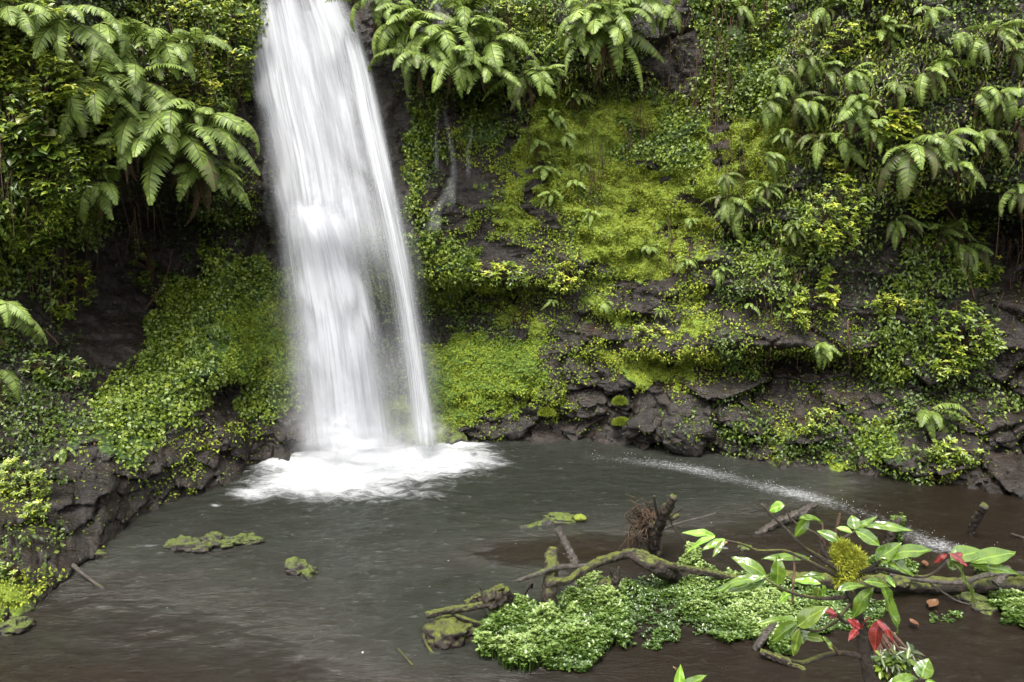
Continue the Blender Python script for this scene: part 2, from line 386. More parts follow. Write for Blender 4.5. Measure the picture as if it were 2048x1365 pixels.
# ------------------------------------------------------------------ leaf clouds
def leafcloud(P, Nn, T, L, W, v, fold=.25, round_=False):
    """many leaves in one mesh: base P, face normal Nn, tip direction T, length L, width W, tint v"""
    n = len(P); T = T/(np.linalg.norm(T, axis=1)[:, None]+1e-9); S = np.cross(T, Nn); S /= np.linalg.norm(S, axis=1)[:, None]+1e-9; U = np.cross(S, T)
    L = L[:, None]; W = W[:, None]
    if round_:
        V = np.stack([P, P+T*L*.28+S*W*.42+U*W*fold, P+T*L*.72+S*W*.42+U*W*fold-U*L*.05, P+T*L-U*L*.14, P+T*L*.72-S*W*.42+U*W*fold-U*L*.05, P+T*L*.28-S*W*.42+U*W*fold], 1).reshape(-1, 3)
        i = np.arange(n)[:, None]*6; return V, np.concatenate([i+[0, 1, 2, 3], i+[0, 3, 4, 5]]), np.repeat(v, 6)
    V = np.stack([P, P+T*L*.45+S*W*.5+U*W*fold, P+T*L-U*L*.12, P+T*L*.45-S*W*.5+U*W*fold], 1).reshape(-1, 3)
    i = np.arange(n)[:, None]*4
    return V, np.concatenate([i+[0, 1, 2], i+[0, 2, 3]]), np.repeat(v, 4)
def unit(n): a = rng.normal(size=(n, 3)); return a/np.linalg.norm(a, axis=1)[:, None]
#        per m2, length, width, tint, spread, stand-off, droop
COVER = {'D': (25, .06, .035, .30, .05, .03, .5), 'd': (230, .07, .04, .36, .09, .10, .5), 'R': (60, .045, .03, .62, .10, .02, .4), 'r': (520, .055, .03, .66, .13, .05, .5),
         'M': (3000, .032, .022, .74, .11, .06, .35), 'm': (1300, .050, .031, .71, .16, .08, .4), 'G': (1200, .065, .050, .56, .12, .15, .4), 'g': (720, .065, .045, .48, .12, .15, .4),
         'L': (850, .085, .045, .54, .12, .25, .5), 'O': (1100, .075, .036, .56, .20, .2, .8), 'B': (2300, .038, .030, .64, .13, .10, .4), 'W': (60, .05, .03, .5, .1, .02, .4)}
def cover(kinds, name, mat, label, cat, seed):
    Ps, Ns, Ts, Ls, Ws, Vs = [], [], [], [], [], []
    for k in kinds:
        den, L, W, hu, sp, so, dr = COVER[k]
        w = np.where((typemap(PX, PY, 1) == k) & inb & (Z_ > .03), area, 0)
        hz_ = fbm(X*1.3, Y*1.3, Z_*1.3, 4, 40+seed)
        w = w*sst(-.35, .12, hz_+(.2 if k in 'MGL' else .6 if k == 'B' else .25 if k == 'O' else .08))
        n = int(den*w.sum()*1.0)
        if n < 3: continue
        pr = (w/w.sum()).ravel(); q = rng.choice(pr.size, n, p=pr); i, j = np.divmod(q, na_)
        i = np.clip(i, 1, nz_-2); j = np.clip(j, 1, na_-2)
        a, b = rng.random((2, n))[:, :, None]
        P = SV[i, j]+(SV[i+1, j]-SV[i, j])*a+(SV[i, j+1]-SV[i, j])*b; N = SN[i, j]
        clump = np.clip(.5+1.3*fbm(P[:, 0]*3, P[:, 1]*3, P[:, 2]*3, 3, 50+seed), 0, 1.4)
        P = P+N*(rng.random(n)*so*(.3+1.4*clump))[:, None]
        outv = N*.6+np.array([0, -.25, .55]); Nn = outv+unit(n)*.65
        T = unit(n)*.8+np.array([0, -.15, -dr])+N*.35
        sz = (.6+.8*rng.random(n))*np.where(Y[i, j] < 12, .85, 1)
        patch = vn(P[:, 0]*1.1, P[:, 1]*1.1, P[:, 2]*1.1, 60+seed)*.5+vn(P[:, 0]*4, P[:, 1]*4, P[:, 2]*4, 61+seed)*.5
        v = hu+sp*(patch*1.1+rng.normal(size=n)*(.4 if k in 'MB' else .55))
        if k in 'OrmM':
            br = rng.random(n) < (.24 if k == 'O' else .12); v = np.where(br, rng.random(n)*.2, v)
        if k == 'O':                    # strap-like blades among the rest
            st = rng.random(n) < .10; Lk = np.where(st, L*2.0, L*.85); Wk = np.where(st, W*.7, W*.9); T[:, 2] -= st*.8
        else: Lk, Wk = L, W
        Ps.append(P); Ns.append(Nn); Ts.append(T); Ls.append(Lk*sz); Ws.append(Wk*sz); Vs.append(v)
    c = np.concatenate; V, Fc, v = leafcloud(c(Ps), c(Ns), c(Ts), c(Ls), c(Ws), c(Vs))
    o = mesh(name, V, Fc, mat, attrs={'v': v}, smooth=False)
    return tag(o, label, cat, kind='stuff')
cover('M', 'moss', M['moss'], 'yellow-green moss cushioning the open rock face', 'moss', 1)
cover('mrRW', 'liverwort', M['moss'], 'thin scattered moss and tiny weeds between bare wet rocks', 'moss', 2)
cover('B', 'bright_creeper', M['moss'], 'bright green mat of moss and tiny leaves on the slopes at both sides of the lower waterfall', 'moss', 7)
cover('G', 'creeper', M['leaf'], 'dense round-leaved green creeper carpeting the rock beside the waterfall', 'creeper', 3)
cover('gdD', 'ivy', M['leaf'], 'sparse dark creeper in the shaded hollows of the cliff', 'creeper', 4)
cover('L', 'undergrowth', M['leaf'], 'leafy undergrowth between the shrubs on the cliff', 'undergrowth', 5)
cover('O', 'thicket', M['leaf'], 'olive hanging grass and small fern tips over the right cliff', 'undergrowth', 6)
# ------------------------------------------------------------------ pool, bed and near bank
FB = atZ(730, 930)                                     # foot of the fall
gx_ = np.concatenate([np.linspace(-40, -8, 40, endpoint=False), np.linspace(-8, 13, 480, endpoint=False), np.linspace(13, 40, 40)])
gy_ = np.concatenate([np.linspace(-30, 3, 30, endpoint=False), np.linspace(3, 20, 420), np.linspace(20.5, 45, 20)])
GX, GY = np.meshgrid(gx_, gy_)
qx, qy = proj(GX, GY, 0*GX)
dx_, dy_ = (GX-FB[0]), (GY-FB[1]); dist = np.sqrt(dx_**2+(dy_*1.15)**2)
foam = 1.35*np.exp(-((qx-745)/175)**2-((qy-930)/34)**2)+.9*np.exp(-((qx-620)/110)**2-((qy-965)/20)**2)+.55*np.exp(-((qx-560)/90)**2-((qy-925)/14)**2)+.5*np.exp(-((qx-880)/110)**2-((qy-910)/22)**2)
foam += .30*np.exp(-(np.maximum(dist-1.6, 0)/1.8)**2)
# line where the drips from the brow above land
DL = np.array([(1190, 914), (1300, 925), (1400, 942), (1500, 966), (1600, 990), (1700, 1018), (1780, 1045), (1850, 1082), (1950, 1105), (2080, 1130)], float)
DA = np.array([.45, .65, .85, .6, .85, .5, .45, .75, .3, .4])
dl = np.array([atZ(*p)[:2] for p in smooth_path(DL, 160)]); da = np.interp(np.linspace(0, 9, 160), range(10), DA)
dd = np.full(GX.shape, 9.); dk = np.zeros(GX.shape)
sel = (GX > 0) & (GY > 5) & (GY < 17)
dm = np.sqrt((GX[sel][:, None]-dl[None, :, 0])**2+(GY[sel][:, None]-dl[None, :, 1])**2); dd[sel] = dm.min(1); dk[sel] = da[dm.argmin(1)]
drip = np.exp(-(dd/.42)**2)*dk*1.05
for cx, cy, rx, ry, am in [(640, 985, 160, 14, .28), (760, 990, 200, 16, .25), (980, 925, 60, 14, .3), (660, 1010, 120, 14, .2), (400, 1085, 100, 6, .5), (480, 1080, 45, 12, .55), (290, 1092, 40, 4, .5), (495, 990, 45, 12, .6), (430, 1012, 16, 5, .7), (960, 1080, 45, 4, .5), (1060, 1066, 14, 3, .6), (840, 1213, 20, 8, .5),
                           (820, 1310, 60, 6, .45), (930, 1196, 14, 4, .4), (1165, 1120, 8, 3, .6), (1350, 1025, 60, 3, .35), (1400, 990, 60, 3, .35), (900, 885, 30, 12, .7), (930, 892, 70, 5, .5), (1450, 1095, 12, 4, .7),
                           (1740, 1240, 14, 4, .6), (1700, 945, 20, 3, .6), (1420, 905, 40, 3, .4), (2000, 985, 30, 4, .5)]:
    foam += am*np.exp(-((qx-cx)/rx)**2-((qy-cy)/ry)**2)
turb = np.exp(-(dist/5.0)**2)+.25
GZ = turb*.06*fbm(GX*2.4, GY*3.4, 0*GX, 4, 71)+np.clip(foam, 0, 1.3)*(.015+.07*fbm(GX*3, GY*4, 0*GX, 3, 72))+.012*(.5+turb)*fbm(GX*7, GY*8, 0*GX, 2, 73)
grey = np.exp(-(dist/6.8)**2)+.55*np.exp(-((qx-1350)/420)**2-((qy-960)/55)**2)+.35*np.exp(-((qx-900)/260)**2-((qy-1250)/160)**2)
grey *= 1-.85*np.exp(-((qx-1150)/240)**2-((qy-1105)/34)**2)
i_ = np.arange(GX.size).reshape(GX.shape)
s = NT('pool_water'); P = s.pos()
fa, ga, dr_ = s.attr('foam'), s.attr('grey'), s.attr('drip')
ns = s.noise(s.mapv(P, (1.6, 3.4, 1)), 1.6, 8, .7, .8); n2 = s.noise(s.mapv(P, (1.3, 3, 1)), 4.5, 6, .7, .4); n3 = s.noise(s.mapv(P, (1, 1.6, 1)), 30, 3, .7)
ff = s.rng(s.math('ADD', fa, s.math('MULTIPLY', s.math('SUBTRACT', ns, .5), 1.5)), .42, 1.35)
fd = s.rng(s.math('ADD', dr_, s.math('MULTIPLY', s.math('SUBTRACT', s.noise(P, 15, 6, .8), .5), 1.7)), .4, 1.5)
speck = s.math('MULTIPLY', s.rng(s.noise(s.mapv(P, (1, 1.3, 1)), 13, 2, .5), .755, .78), s.rng(s.noise(P, .7, 2), .45, .65))
fx = s.math('MAXIMUM', s.math('MAXIMUM', ff, s.math('MULTIPLY', fd, .6)), s.math('MULTIPLY', speck, .6))
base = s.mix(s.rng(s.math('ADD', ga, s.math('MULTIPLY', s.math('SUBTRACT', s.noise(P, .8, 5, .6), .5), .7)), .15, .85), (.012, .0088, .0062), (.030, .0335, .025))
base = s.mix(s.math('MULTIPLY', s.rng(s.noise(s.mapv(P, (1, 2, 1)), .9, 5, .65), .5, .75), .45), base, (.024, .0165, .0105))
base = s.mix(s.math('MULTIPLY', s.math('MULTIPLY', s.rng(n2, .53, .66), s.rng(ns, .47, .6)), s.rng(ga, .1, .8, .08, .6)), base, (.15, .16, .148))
col = s.mix(fx, base, (.85, .87, .9))
hgt = s.math('ADD', s.math('MULTIPLY', ns, 1.0), s.math('ADD', s.math('MULTIPLY', n2, .6), s.math('MULTIPLY', n3, .2)))
bs = s.n('Bump'); s.set(bs, Distance=.3); s.l(hgt, bs.inputs['Height']); s.l(s.rng(ga, 0, 1, .3, 1.), bs.inputs['Strength'])
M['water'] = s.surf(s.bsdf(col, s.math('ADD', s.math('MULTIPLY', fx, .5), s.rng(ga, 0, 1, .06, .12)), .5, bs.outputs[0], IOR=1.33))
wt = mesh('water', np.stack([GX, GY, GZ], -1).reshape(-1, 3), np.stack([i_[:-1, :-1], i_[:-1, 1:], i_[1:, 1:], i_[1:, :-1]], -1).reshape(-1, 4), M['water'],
          attrs={'foam': np.clip(foam, 0, 1.5), 'grey': grey, 'drip': drip})
tag(wt, 'murky brown-green pool churned white under the fall', 'pool', kind='structure')
s = NT('mud'); P = s.pos(); n = s.noise(P, 2, 6, .65)
M['mud'] = s.surf(s.bsdf(s.ramp(n, [(.3, (.03, .02, .013)), (.7, (.075, .05, .032))]), .7, .4, s.bump(n, .5, .1)))
tag(mesh('ground', [(-400, -400, -1.4), (400, -400, -1.4), (400, 400, -1.4), (-400, 400, -1.4)], np.array([[0, 1, 2, 3]]), M['mud']), 'dark muddy ground below the pool', 'ground', kind='structure')
bx_, by_ = np.meshgrid(np.linspace(-30, 30, 160), np.linspace(-40, 6, 130))
bz_ = 2.9-2.6*sst(2.2, 4.6, by_)-1.6*sst(4.2, 5.8, by_)+.18*fbm(bx_*.8, by_*.8, 0*bx_, 4, 81)
bz_ = np.minimum(bz_, 4.5-by_*.66-.35)
i_ = np.arange(bx_.size).reshape(bx_.shape)
M['bank'] = mossrockmat('bank_soil', (.04, .028, .018), .4, .6, fine=9)
tag(mesh('bank', np.stack([bx_, by_, bz_], -1).reshape(-1, 3), np.stack([i_[:-1, :-1], i_[:-1, 1:], i_[1:, 1:], i_[1:, :-1]], -1).reshape(-1, 4), M['bank']), 'mossy earth bank on the near side of the pool', 'bank', kind='structure')

# ------------------------------------------------------------------ waterfall
def fallmat(name, su, sv, lo, hi, gain=1., tint=(.50, .51, .54), seed=0.):
    s = NT(name); uv = s.n('UVMap').outputs[0]; m = s.n('Mapping'); s.l(uv, m.inputs[0]); m.inputs['Scale'].default_value = (su, sv, 1); m.inputs['Location'].default_value = (seed, seed*.7, 0)
    n = s.noise(m.outputs[0], 1, 8, .62, .9)
    m2 = s.n('Mapping'); s.l(uv, m2.inputs[0]); m2.inputs['Scale'].default_value = (su*.22, sv*1.6, 1); m2.inputs['Location'].default_value = (seed*1.3, 0, 0)
    nb = s.noise(m2.outputs[0], 1, 5, .6, 1.4)
    k = s.math('ADD', s.math('MULTIPLY', n, .5), s.math('MULTIPLY', nb, .5))
    st = s.rng(k, lo, hi)
    a = s.math('MULTIPLY', s.attr('edge'), gain)
    f = s.math('MULTIPLY', s.math('POWER', a, 1.4), s.math('ADD', s.math('MULTIPLY', st, .58), .30), clamp=True)
    d = s.n('BsdfDiffuse'); d.inputs[0].default_value = (*tint, 1); tr = s.n('BsdfTranslucent'); tr.inputs[0].default_value = (*tint, 1)
    s.l(s.bump(k, .35, .12), d.inputs['Normal'])
    sh = s.mixs(.42, d.outputs[0], tr.outputs[0]); tp = s.n('BsdfTransparent')
    return s.surf(s.mixs(f, tp.outputs[0], sh))
def sheet(name, left, right, mat, Y0, bulge, parent, nu=70, nv=170, edge=.16, top=.0, bot=.0, seed=0, rough=.06, gain=1., swell=None, solo=False):
    """left/right: edge curves as (y, x) read off the fall; Y0: (y, depth) pairs; bulge: how far the sheet rounds out of its chord"""
    y0, y1 = left[0][0], left[-1][0]; v = np.linspace(0, 1, nv); yy = y0+(y1-y0)*v
    lx = np.interp(yy, *zip(*left)); rx = np.interp(yy, *zip(*right)); dep = np.interp(yy, *zip(*Y0))
    for arr in (lx, rx, dep):
        arr[1:-1] = np.convolve(np.pad(arr, 10, mode='edge'), np.ones(21)/21, 'valid')[1:-1]
    u = np.linspace(0, 1, nu); U, Vv = np.meshgrid(u, v)
    px = lx[:, None]+(rx-lx)[:, None]*U; d = dep[:, None]-bulge*np.sin(np.pi*U)**.8+rough*fbm(U*7, Vv*5, 0*U+seed, 3, 90+seed)
    if swell: d = d-swell[2]*np.exp(-((yy[:, None]-swell[0])/swell[1])**2)*np.sin(np.pi*U)
    p = np.zeros(U.shape+(3,)); dx = (px-1024)/F; vv = (682.5-yy)/F
    ry = cT+sT*vv; rz = -sT+cT*vv
    p[..., 1] = d; p[..., 0] = dx/ry[:, None]*d; p[..., 2] = H+(rz/ry)[:, None]*d
    w = edge*(1+.5*vn(Vv*9, 0*U, 0*U+seed, 95))
    e = sst(0, 1, np.clip(U/w, 0, 1))*sst(0, 1, np.clip((1-U)/w, 0, 1))
    if top: e = e*sst(0, top, Vv+.35*top*vn(U*6, 0*U, 0*U, 96+seed))
    if bot: e = e*sst(0, bot, 1-Vv)
    i = np.arange(nu*nv).reshape(nv, nu)
    V = p.reshape(-1, 3)
    if parent is not None: V = local(V, parent)
    return mesh(name, V, np.stack([i[:-1, :-1], i[:-1, 1:], i[1:, 1:], i[1:, :-1]], -1).reshape(-1, 4), mat, parent, {'edge': e*gain}, uv=np.stack([U*(1+0*Vv), Vv], -1).reshape(-1, 2))
wf = empty('waterfall', FB, label='tall white waterfall plunging down the cliff into the pool', cat='waterfall')
LE = [(-80, 458), (0, 470), (100, 484), (200, 502), (300, 526), (400, 545), (500, 562), (600, 578), (700, 590), (800, 600), (940, 612)]
RE = [(-80, 672), (0, 700), (80, 733), (200, 758), (300, 780), (400, 800), (500, 822), (600, 840), (700, 855), (800, 867), (925, 880)]
def shf(c, d): return [(a, b+d) for a, b in c]
def cut(c, a, b): ys = [a]+[q[0] for q in c if a < q[0] < b]+[b]; return [(y, float(np.interp(y, *zip(*c)))) for y in ys]
DP = [(-80, 17.4), (100, 16.9), (400, 16.0), (500, 15.7), (940, 15.4)]
def dz(k): return [(a, b+k) for a, b in DP]
m1 = fallmat('falling_water', 17, 1.1, .36, .66, 1.0); m2 = fallmat('thin_falling_water', 60, 1.0, .46, .66, .8, seed=3.); m3 = fallmat('water_veil', 34, .8, .42, .72, .42, seed=7.)
m4 = fallmat('broken_falling_water', 10, 2.6, .38, .64, 1.0, seed=11.)
# upper curtain: from the rim to where the strands part
sheet('upper_curtain', cut(shf(LE, -10), -80, 620), cut(RE, -80, 620), m4, dz(.12), .25, wf, bot=.3, seed=1, edge=.26, gain=1.15)
sheet('upper_curtain', cut(shf(LE, -4), -80, 560), cut(shf(RE, 4), -80, 560), m1, dz(-.1), .3, wf, bot=.25, seed=2, edge=.34, gain=1.2)
sheet('upper_curtain', cut(shf(LE, -2), -80, 520), [(-80, 600), (0, 615), (100, 640), (200, 660), (300, 685), (400, 700), (520, 712)], m1, dz(-.3), .3, wf, bot=.25, seed=3, edge=.22, gain=1.25)
# lower curtain: springs from the hump and runs to the pool
LL = [(400, 572), (440, 566), (500, 572), (600, 585), (700, 596), (800, 604), (940, 614)]
LR = [(400, 668), (430, 700), (470, 716), (560, 740), (650, 762), (740, 778), (850, 795), (940, 806)]
sheet('lower_curtain', shf(LL, -14), shf(LR, 12), m1, dz(-.45), .5, wf, top=.08, bot=.14, seed=4, edge=.3, gain=1.45, swell=(455, 60, .35))
sheet('lower_curtain', shf(LL, -6), shf(LR, -14), m1, dz(-.65), .5, wf, top=.10, bot=.14, seed=5, edge=.4, gain=1.5, swell=(455, 60, .3))
sheet('lower_curtain', shf(LL, -26), shf(LR, 14), m2, dz(-.2), .5, wf, top=.06, bot=.14, seed=6, edge=.25, gain=1.1)
# right strand
SL = [(40, 668), (150, 690), (300, 722), (430, 752), (560, 778), (700, 800), (800, 812), (920, 826)]
SR = [(40, 716), (150, 750), (300, 782), (430, 808), (560, 836), (700, 857), (800, 869), (920, 884)]
sheet('side_strand', SL, SR, m1, dz(-.25), .22, wf, top=.1, bot=.06, seed=7, edge=.4, gain=1.5)
sheet('side_strand', shf(SL, -10), SR, m2, dz(-.05), .3, wf, top=.06, bot=.06, seed=8, edge=.25, gain=1.1)
# thin veils on the left edge and between the strands
sheet('veil', [(250, 508), (400, 528), (600, 548), (800, 572), (935, 590)], [(250, 560), (400, 590), (600, 625), (800, 640), (935, 650)], m3, dz(.1), .3, wf, top=.2, seed=9, edge=.45, gain=1.1)
sheet('veil', [(430, 690), (560, 725), (700, 755), (935, 770)], [(430, 790), (560, 806), (700, 826), (935, 850)], m3, dz(.1), .3, wf, top=.25, seed=10, edge=.3, gain=.8)
sheet('veil', [(560, 700), (750, 740), (935, 740)], [(560, 830), (750, 858), (935, 870)], m3, dz(-.35), .3, wf, top=.4, seed=11, edge=.3, gain=1.)
m5 = fallmat('water_haze', 18, .6, .3, .8, .30, seed=21.)
sheet('veil', [(-60, 478), (100, 490), (300, 512), (500, 535), (700, 556), (938, 570)], [(-60, 545), (100, 560), (300, 590), (500, 625), (700, 650), (938, 670)], m5, dz(-.15), .3, wf, seed=12, edge=.5, gain=1.2)
sheet('veil', [(20, 660), (150, 690), (300, 720), (500, 770), (700, 800), (935, 820)], [(20, 735), (150, 775), (300, 805), (500, 850), (700, 885), (935, 915)], m5, dz(-.1), .3, wf, top=.1, seed=13, edge=.5, gain=1.2)
sheet('veil', [(560, 560), (700, 560), (800, 555), (938, 540)], [(560, 840), (700, 880), (800, 905), (938, 935)], m5, dz(-.75), .6, wf, top=.5, seed=14, edge=.45, gain=1.3)
# trickles down the bare rock right of the fall
mt = fallmat('trickling_water', 4, 2.2, .45, .70, .62, seed=5.)
for k, (pts, wid, lab) in enumerate([([(868, -20), (876, 20), (884, 60)], 16, 'thin white trickle between the top ferns right of the waterfall'),
                      ([(884, 195), (893, 240), (902, 300), (907, 340), (905, 380), (900, 430)], 15, 'longest white trickle on the rock right of the waterfall'),
                      ([(872, 205), (874, 270), (872, 330), (876, 350)], 9, 'faint short trickle just left of the longest trickle'),
                      ([(942, 245), (938, 290), (936, 360)], 9, 'faint thin trickle under the ivy right of the longest trickle'),
                      ([(905, 350), (892, 390), (872, 430), (868, 470)], 26, 'spreading fan of thin water low on the bare rock'),
                      ([(530, 300), (532, 380), (540, 460)], 12, 'thin runnel on the dark rock at the left edge of the waterfall')]):
    pp = smooth_path(np.array(pts, float), 30); C3 = []
    for a, b in pp: C3.append(onwall(a, b)[0])
    C3 = np.array(C3); C3[:, 1] = np.convolve(np.pad(C3[:, 1], 4, mode='edge'), np.ones(9)/9, 'valid')-.22
    for i, (a, b) in enumerate(pp): C3[i] = atY(a, b, C3[i, 1])
    nu = 9; u = np.linspace(-1, 1, nu); wm = wid/F*16*np.linspace(.5, 1, 30)*.8
    V = C3[:, None]+np.stack([u[None]*wm[:, None], -.06*(1-u[None]**2)+0*wm[:, None], 0*u[None]+0*wm[:, None]], -1)
    V = V+np.stack([.03*vn(C3[:, 2]*4, 0*wm, 0*wm+k, 99)]*3, -1)[:, None]*[1, 0, 0]
    e = (1-np.abs(u[None])**1.5)*np.minimum(1, np.minimum(np.linspace(0, 8, 30), np.linspace(8, 0, 30)))[:, None]
    i = np.arange(30*nu).reshape(30, nu); uvx = np.stack([np.broadcast_to(u*.5+.5, (30, nu)), np.broadcast_to(np.linspace(0, 1, 30)[:, None], (30, nu))], -1)
    o = mesh('trickle', V.reshape(-1, 3), np.stack([i[:-1, :-1], i[:-1, 1:], i[1:, 1:], i[1:, :-1]], -1).reshape(-1, 4), mt, None, {'edge': e.ravel()*.95}, uv=uvx.reshape(-1, 2))
    tag(o, lab, 'trickle', 'trickles on the cliff')
# spray thrown up where the drips land: tiny drops above the water
def drops(name, P, size, label, cat):
    n = len(P); d = np.array([[1, 0, 0], [-.5, .87, 0], [-.5, -.87, 0], [0, 0, 1.6], [0, 0, -1]]); V = P[:, None]+d[None]*size[:, None, None]
    i = np.arange(n)[:, None]*5
    o = mesh(name, V.reshape(-1, 3), np.concatenate([i+[0, 1, 3], i+[1, 2, 3], i+[2, 0, 3], i+[1, 0, 4], i+[2, 1, 4], i+[0, 2, 4]]), M['drop'])
    return tag(o, label, cat, kind='stuff')
s = NT('droplet'); M['drop'] = s.surf(s.bsdf((.9, .92, .95), .3, .5))
n = 220; k = rng.choice(160, n, p=da/da.sum()); P3 = np.c_[dl[k]+rng.normal(size=(n, 2))*[.2, .17], np.abs(rng.normal(size=n))*.05+.005]
drops('splash', P3, .002+.0035*rng.random(n), 'line of white splashes where drips from the brow hit the pool', 'splash')
# mist hanging round the foot of the fall
s = NT('mist_air'); uv = s.n('UVMap').outputs[0]; n = s.noise(s.mapv(uv, (3, 1.6, 1)), 1, 5, .6, .8)
f = s.math('MULTIPLY', s.math('POWER', s.attr('edge'), 1.6), s.rng(n, .25, .75, .35, 1.))
d = s.n('BsdfDiffuse'); d.inputs[0].default_value = (.68, .69, .71, 1); tr = s.n('BsdfTranslucent'); tr.inputs[0].default_value = (.68, .69, .71, 1)
M['mist'] = s.surf(s.mixs(f, s.n('BsdfTransparent').outputs[0], s.mixs(.5, d.outputs[0], tr.outputs[0])))
ms = empty('mist', FB, label='white spray billowing round the foot of the waterfall', cat='mist', kind='stuff')
for k, (y0, y1, l0, r0, l1, r1, dd_, g) in enumerate([(800, 965, 590, 860, 520, 950, -.9, 1.0), (850, 975, 560, 880, 500, 960, -1.15, .95), (740, 960, 540, 900, 520, 960, -.6, .65), (640, 950, 520, 760, 500, 760, .1, .42), (420, 900, 500, 700, 490, 720, .25, .30), (820, 935, 780, 900, 800, 1000, -.3, .5), (600, 930, 690, 900, 700, 960, .1, .25)]):
    sheet('puff', [(y0, l0), ((y0+y1)/2, (l0+l1)/2), (y1, l1)], [(y0, r0), ((y0+y1)/2, (r0+r1)/2), (y1, r1)], M['mist'], dz(dd_), .5, ms, nu=40, nv=40, edge=.5, top=.6, bot=.35, seed=20+k, rough=.25, gain=g)

# ------------------------------------------------------------------ rocks, logs and dead wood in the pool
M['logmoss'] = mossrockmat('mossy_wood', (.024, .016, .011), .62, .84, ((.035, .045, .007), (.16, .185, .02)), .8, fine=16)
M['log'] = mossrockmat('wet_wood', (.026, .018, .013), .72, .85, ((.05, .07, .01), (.2, .24, .03)), .5, .32, fine=14, ripple=(1, 1, .3))
M['grey'] = mossrockmat('grey_wood', (.060, .051, .042), .75, .9, up=.5, rough=.35, fine=10, ripple=(2.5, 2.5, .6))
M['stone'] = mossrockmat('mossy_stone', (.034, .027, .023), .62, .85, ((.03, .045, .008), (.14, .185, .02)), .8, .3, fine=9)
M['darkstone'] = mossrockmat('wet_stone', (.034, .027, .026), .62, .75, ((.04, .06, .01), (.15, .2, .02)), .6, .2, fine=8)
def path(pts):                           # (px, py, z, radius in px) -> world path with radii
    out = []
    for a, b, z, r in pts:
        p = atZ(a, b, z); out.append([*p, r/F*p[1]/cT*1.0])
    return np.array(out)
def log(name, pts, mat, label=None, cat='log', group=None, parent=None, n=26, rough=.35, sides=24, seed=1):
    n = n*2; rough = rough*1.5
    q = smooth_path(path(pts), n); c = np.array([q[:, 0].mean(), q[:, 1].mean(), q[:, 2].min()])
    mb = MB(); add_tube(mb, q[:, :3], np.maximum(q[:, 3]*.84, .004), sides, rough, seed)
    if parent is None:
        o = mb.build(name, mat, shift=c); o.location = [float(v) for v in c]; return tag(o, label, cat, group)
    return mb.build(name, mat, parent)
def boulder(name, px, py, w, h, mat, label=None, cat='rock', group=None, depth=.8, z=.0, seed=0, parent=None, amp=.3, tilt=0., sharp=.0):
    """a rock whose outline is about w x h pixels round (px,py)"""
    p = atZ(px, py, z); s_ = p[1]/F; rx, rz = w/2*s_, h/2*s_*1.05; ry = rx*depth
    a, b = np.meshgrid(np.linspace(0, 2*np.pi, 57)[:-1], np.linspace(.001, np.pi-.001, 32)); V = np.stack([np.cos(a)*np.sin(b), np.sin(a)*np.sin(b), np.cos(b)], -1).reshape(-1, 3)
    o_ = seed*7.3; d = 1+amp*fbm(V[:, 0]*1.6+o_, V[:, 1]*1.6, V[:, 2]*1.6, 4, seed)*1.3+.35*amp*fbm(V[:, 0]*6+o_, V[:, 1]*6, V[:, 2]*6, 3, seed+1)
    f1, f2, cvv, _, _ = worley(V[:, 0]*1.5+o_, V[:, 1]*1.5, V[:, 2]*1.5, seed); d += sharp*(cvv-.5)
    V = V*d[:, None]*[rx, ry, rz]; ct, st = math.cos(tilt), math.sin(tilt); V[:, [0, 2]] = V[:, [0, 2]]@np.array([[ct, st], [-st, ct]])
    i = np.arange(32*56).reshape(32, 56); j = np.roll(i, -1, 1); Fq = np.stack([i[:-1], i[1:], j[1:], j[:-1]], -1).reshape(-1, 4)
    if parent is not None: return mesh(name, local(V+p, parent), Fq, mat, parent)
    o = mesh(name, V, Fq, mat); o.location = [float(v) for v in p]; return tag(o, label, cat, group)
def tufts(parent, centre, ext, n, v0=.75, L=.035, name='moss', world=False):
    """short moss hairs over an ellipsoid"""
    U = unit(n); U[:, 2] = np.abs(U[:, 2])-.25; U[:, 1] = -np.abs(U[:, 1]); P = np.asarray(centre)+U*ext*(.92+.12*rng.random((n, 1)))
    V, Fc, v = leafcloud(P, unit(n), U+unit(n)*.5, L*(.6+rng.random(n)), L*.35*(.6+rng.random(n)), v0+.12*rng.normal(size=n))
    return mesh(name, local(V, parent), Fc, M['moss'], parent, {'v': v}, smooth=False)

# rocks
r1 = empty('mossy_reef', atZ(425, 1090), label='long low rock ridge topped with bright moss left of centre in the pool', cat='rock')
for k, (a, b, w, h) in enumerate([(372, 1094, 60, 38), (400, 1098, 44, 30), (430, 1084, 56, 38), (458, 1088, 44, 20), (488, 1079, 46, 20), (505, 1082, 40, 12), (352, 1088, 40, 14)]):
    boulder('stone', a, b, w, h, M['stone'], depth=.7, seed=k+2, parent=r1, sharp=.45, z=.04, amp=.5)
boulder('mossy_rock', 605, 1146, 66, 44, M['stone'], 'small mossy rock alone in the middle of the pool', seed=12, amp=.5, sharp=.6, tilt=-.35)
boulder('wet_rock', 1128, 1040, 88, 24, M['darkstone'], 'dark wet rock with a tuft of moss beyond the gray leaning branch', seed=16, amp=.35, depth=.6, tilt=-.12, sharp=.3)
mk = bpy.data.objects['wet_rock']
boulder('moss', 1160, 1036, 26, 15, mossrockmat('bright_moss', (.1, .12, .015), .1, .2, ((.1, .13, .015), (.3, .36, .03)), 1), seed=3, parent=mk, z=.06)
log('submerged_ridge', [(1040, 1062, -.04, 10), (1085, 1050, -.01, 12), (1110, 1042, .02, 10)], M['darkstone'], 'half-sunk dark ridge of rock trailing from the wet rock', 'rock')
boulder('mossy_boulder', 897, 1268, 96, 58, M['logmoss'], 'round mossy boulder under the lying mossy log at the cress edge', seed=21, amp=.5, z=.05, depth=.9, tilt=.2)
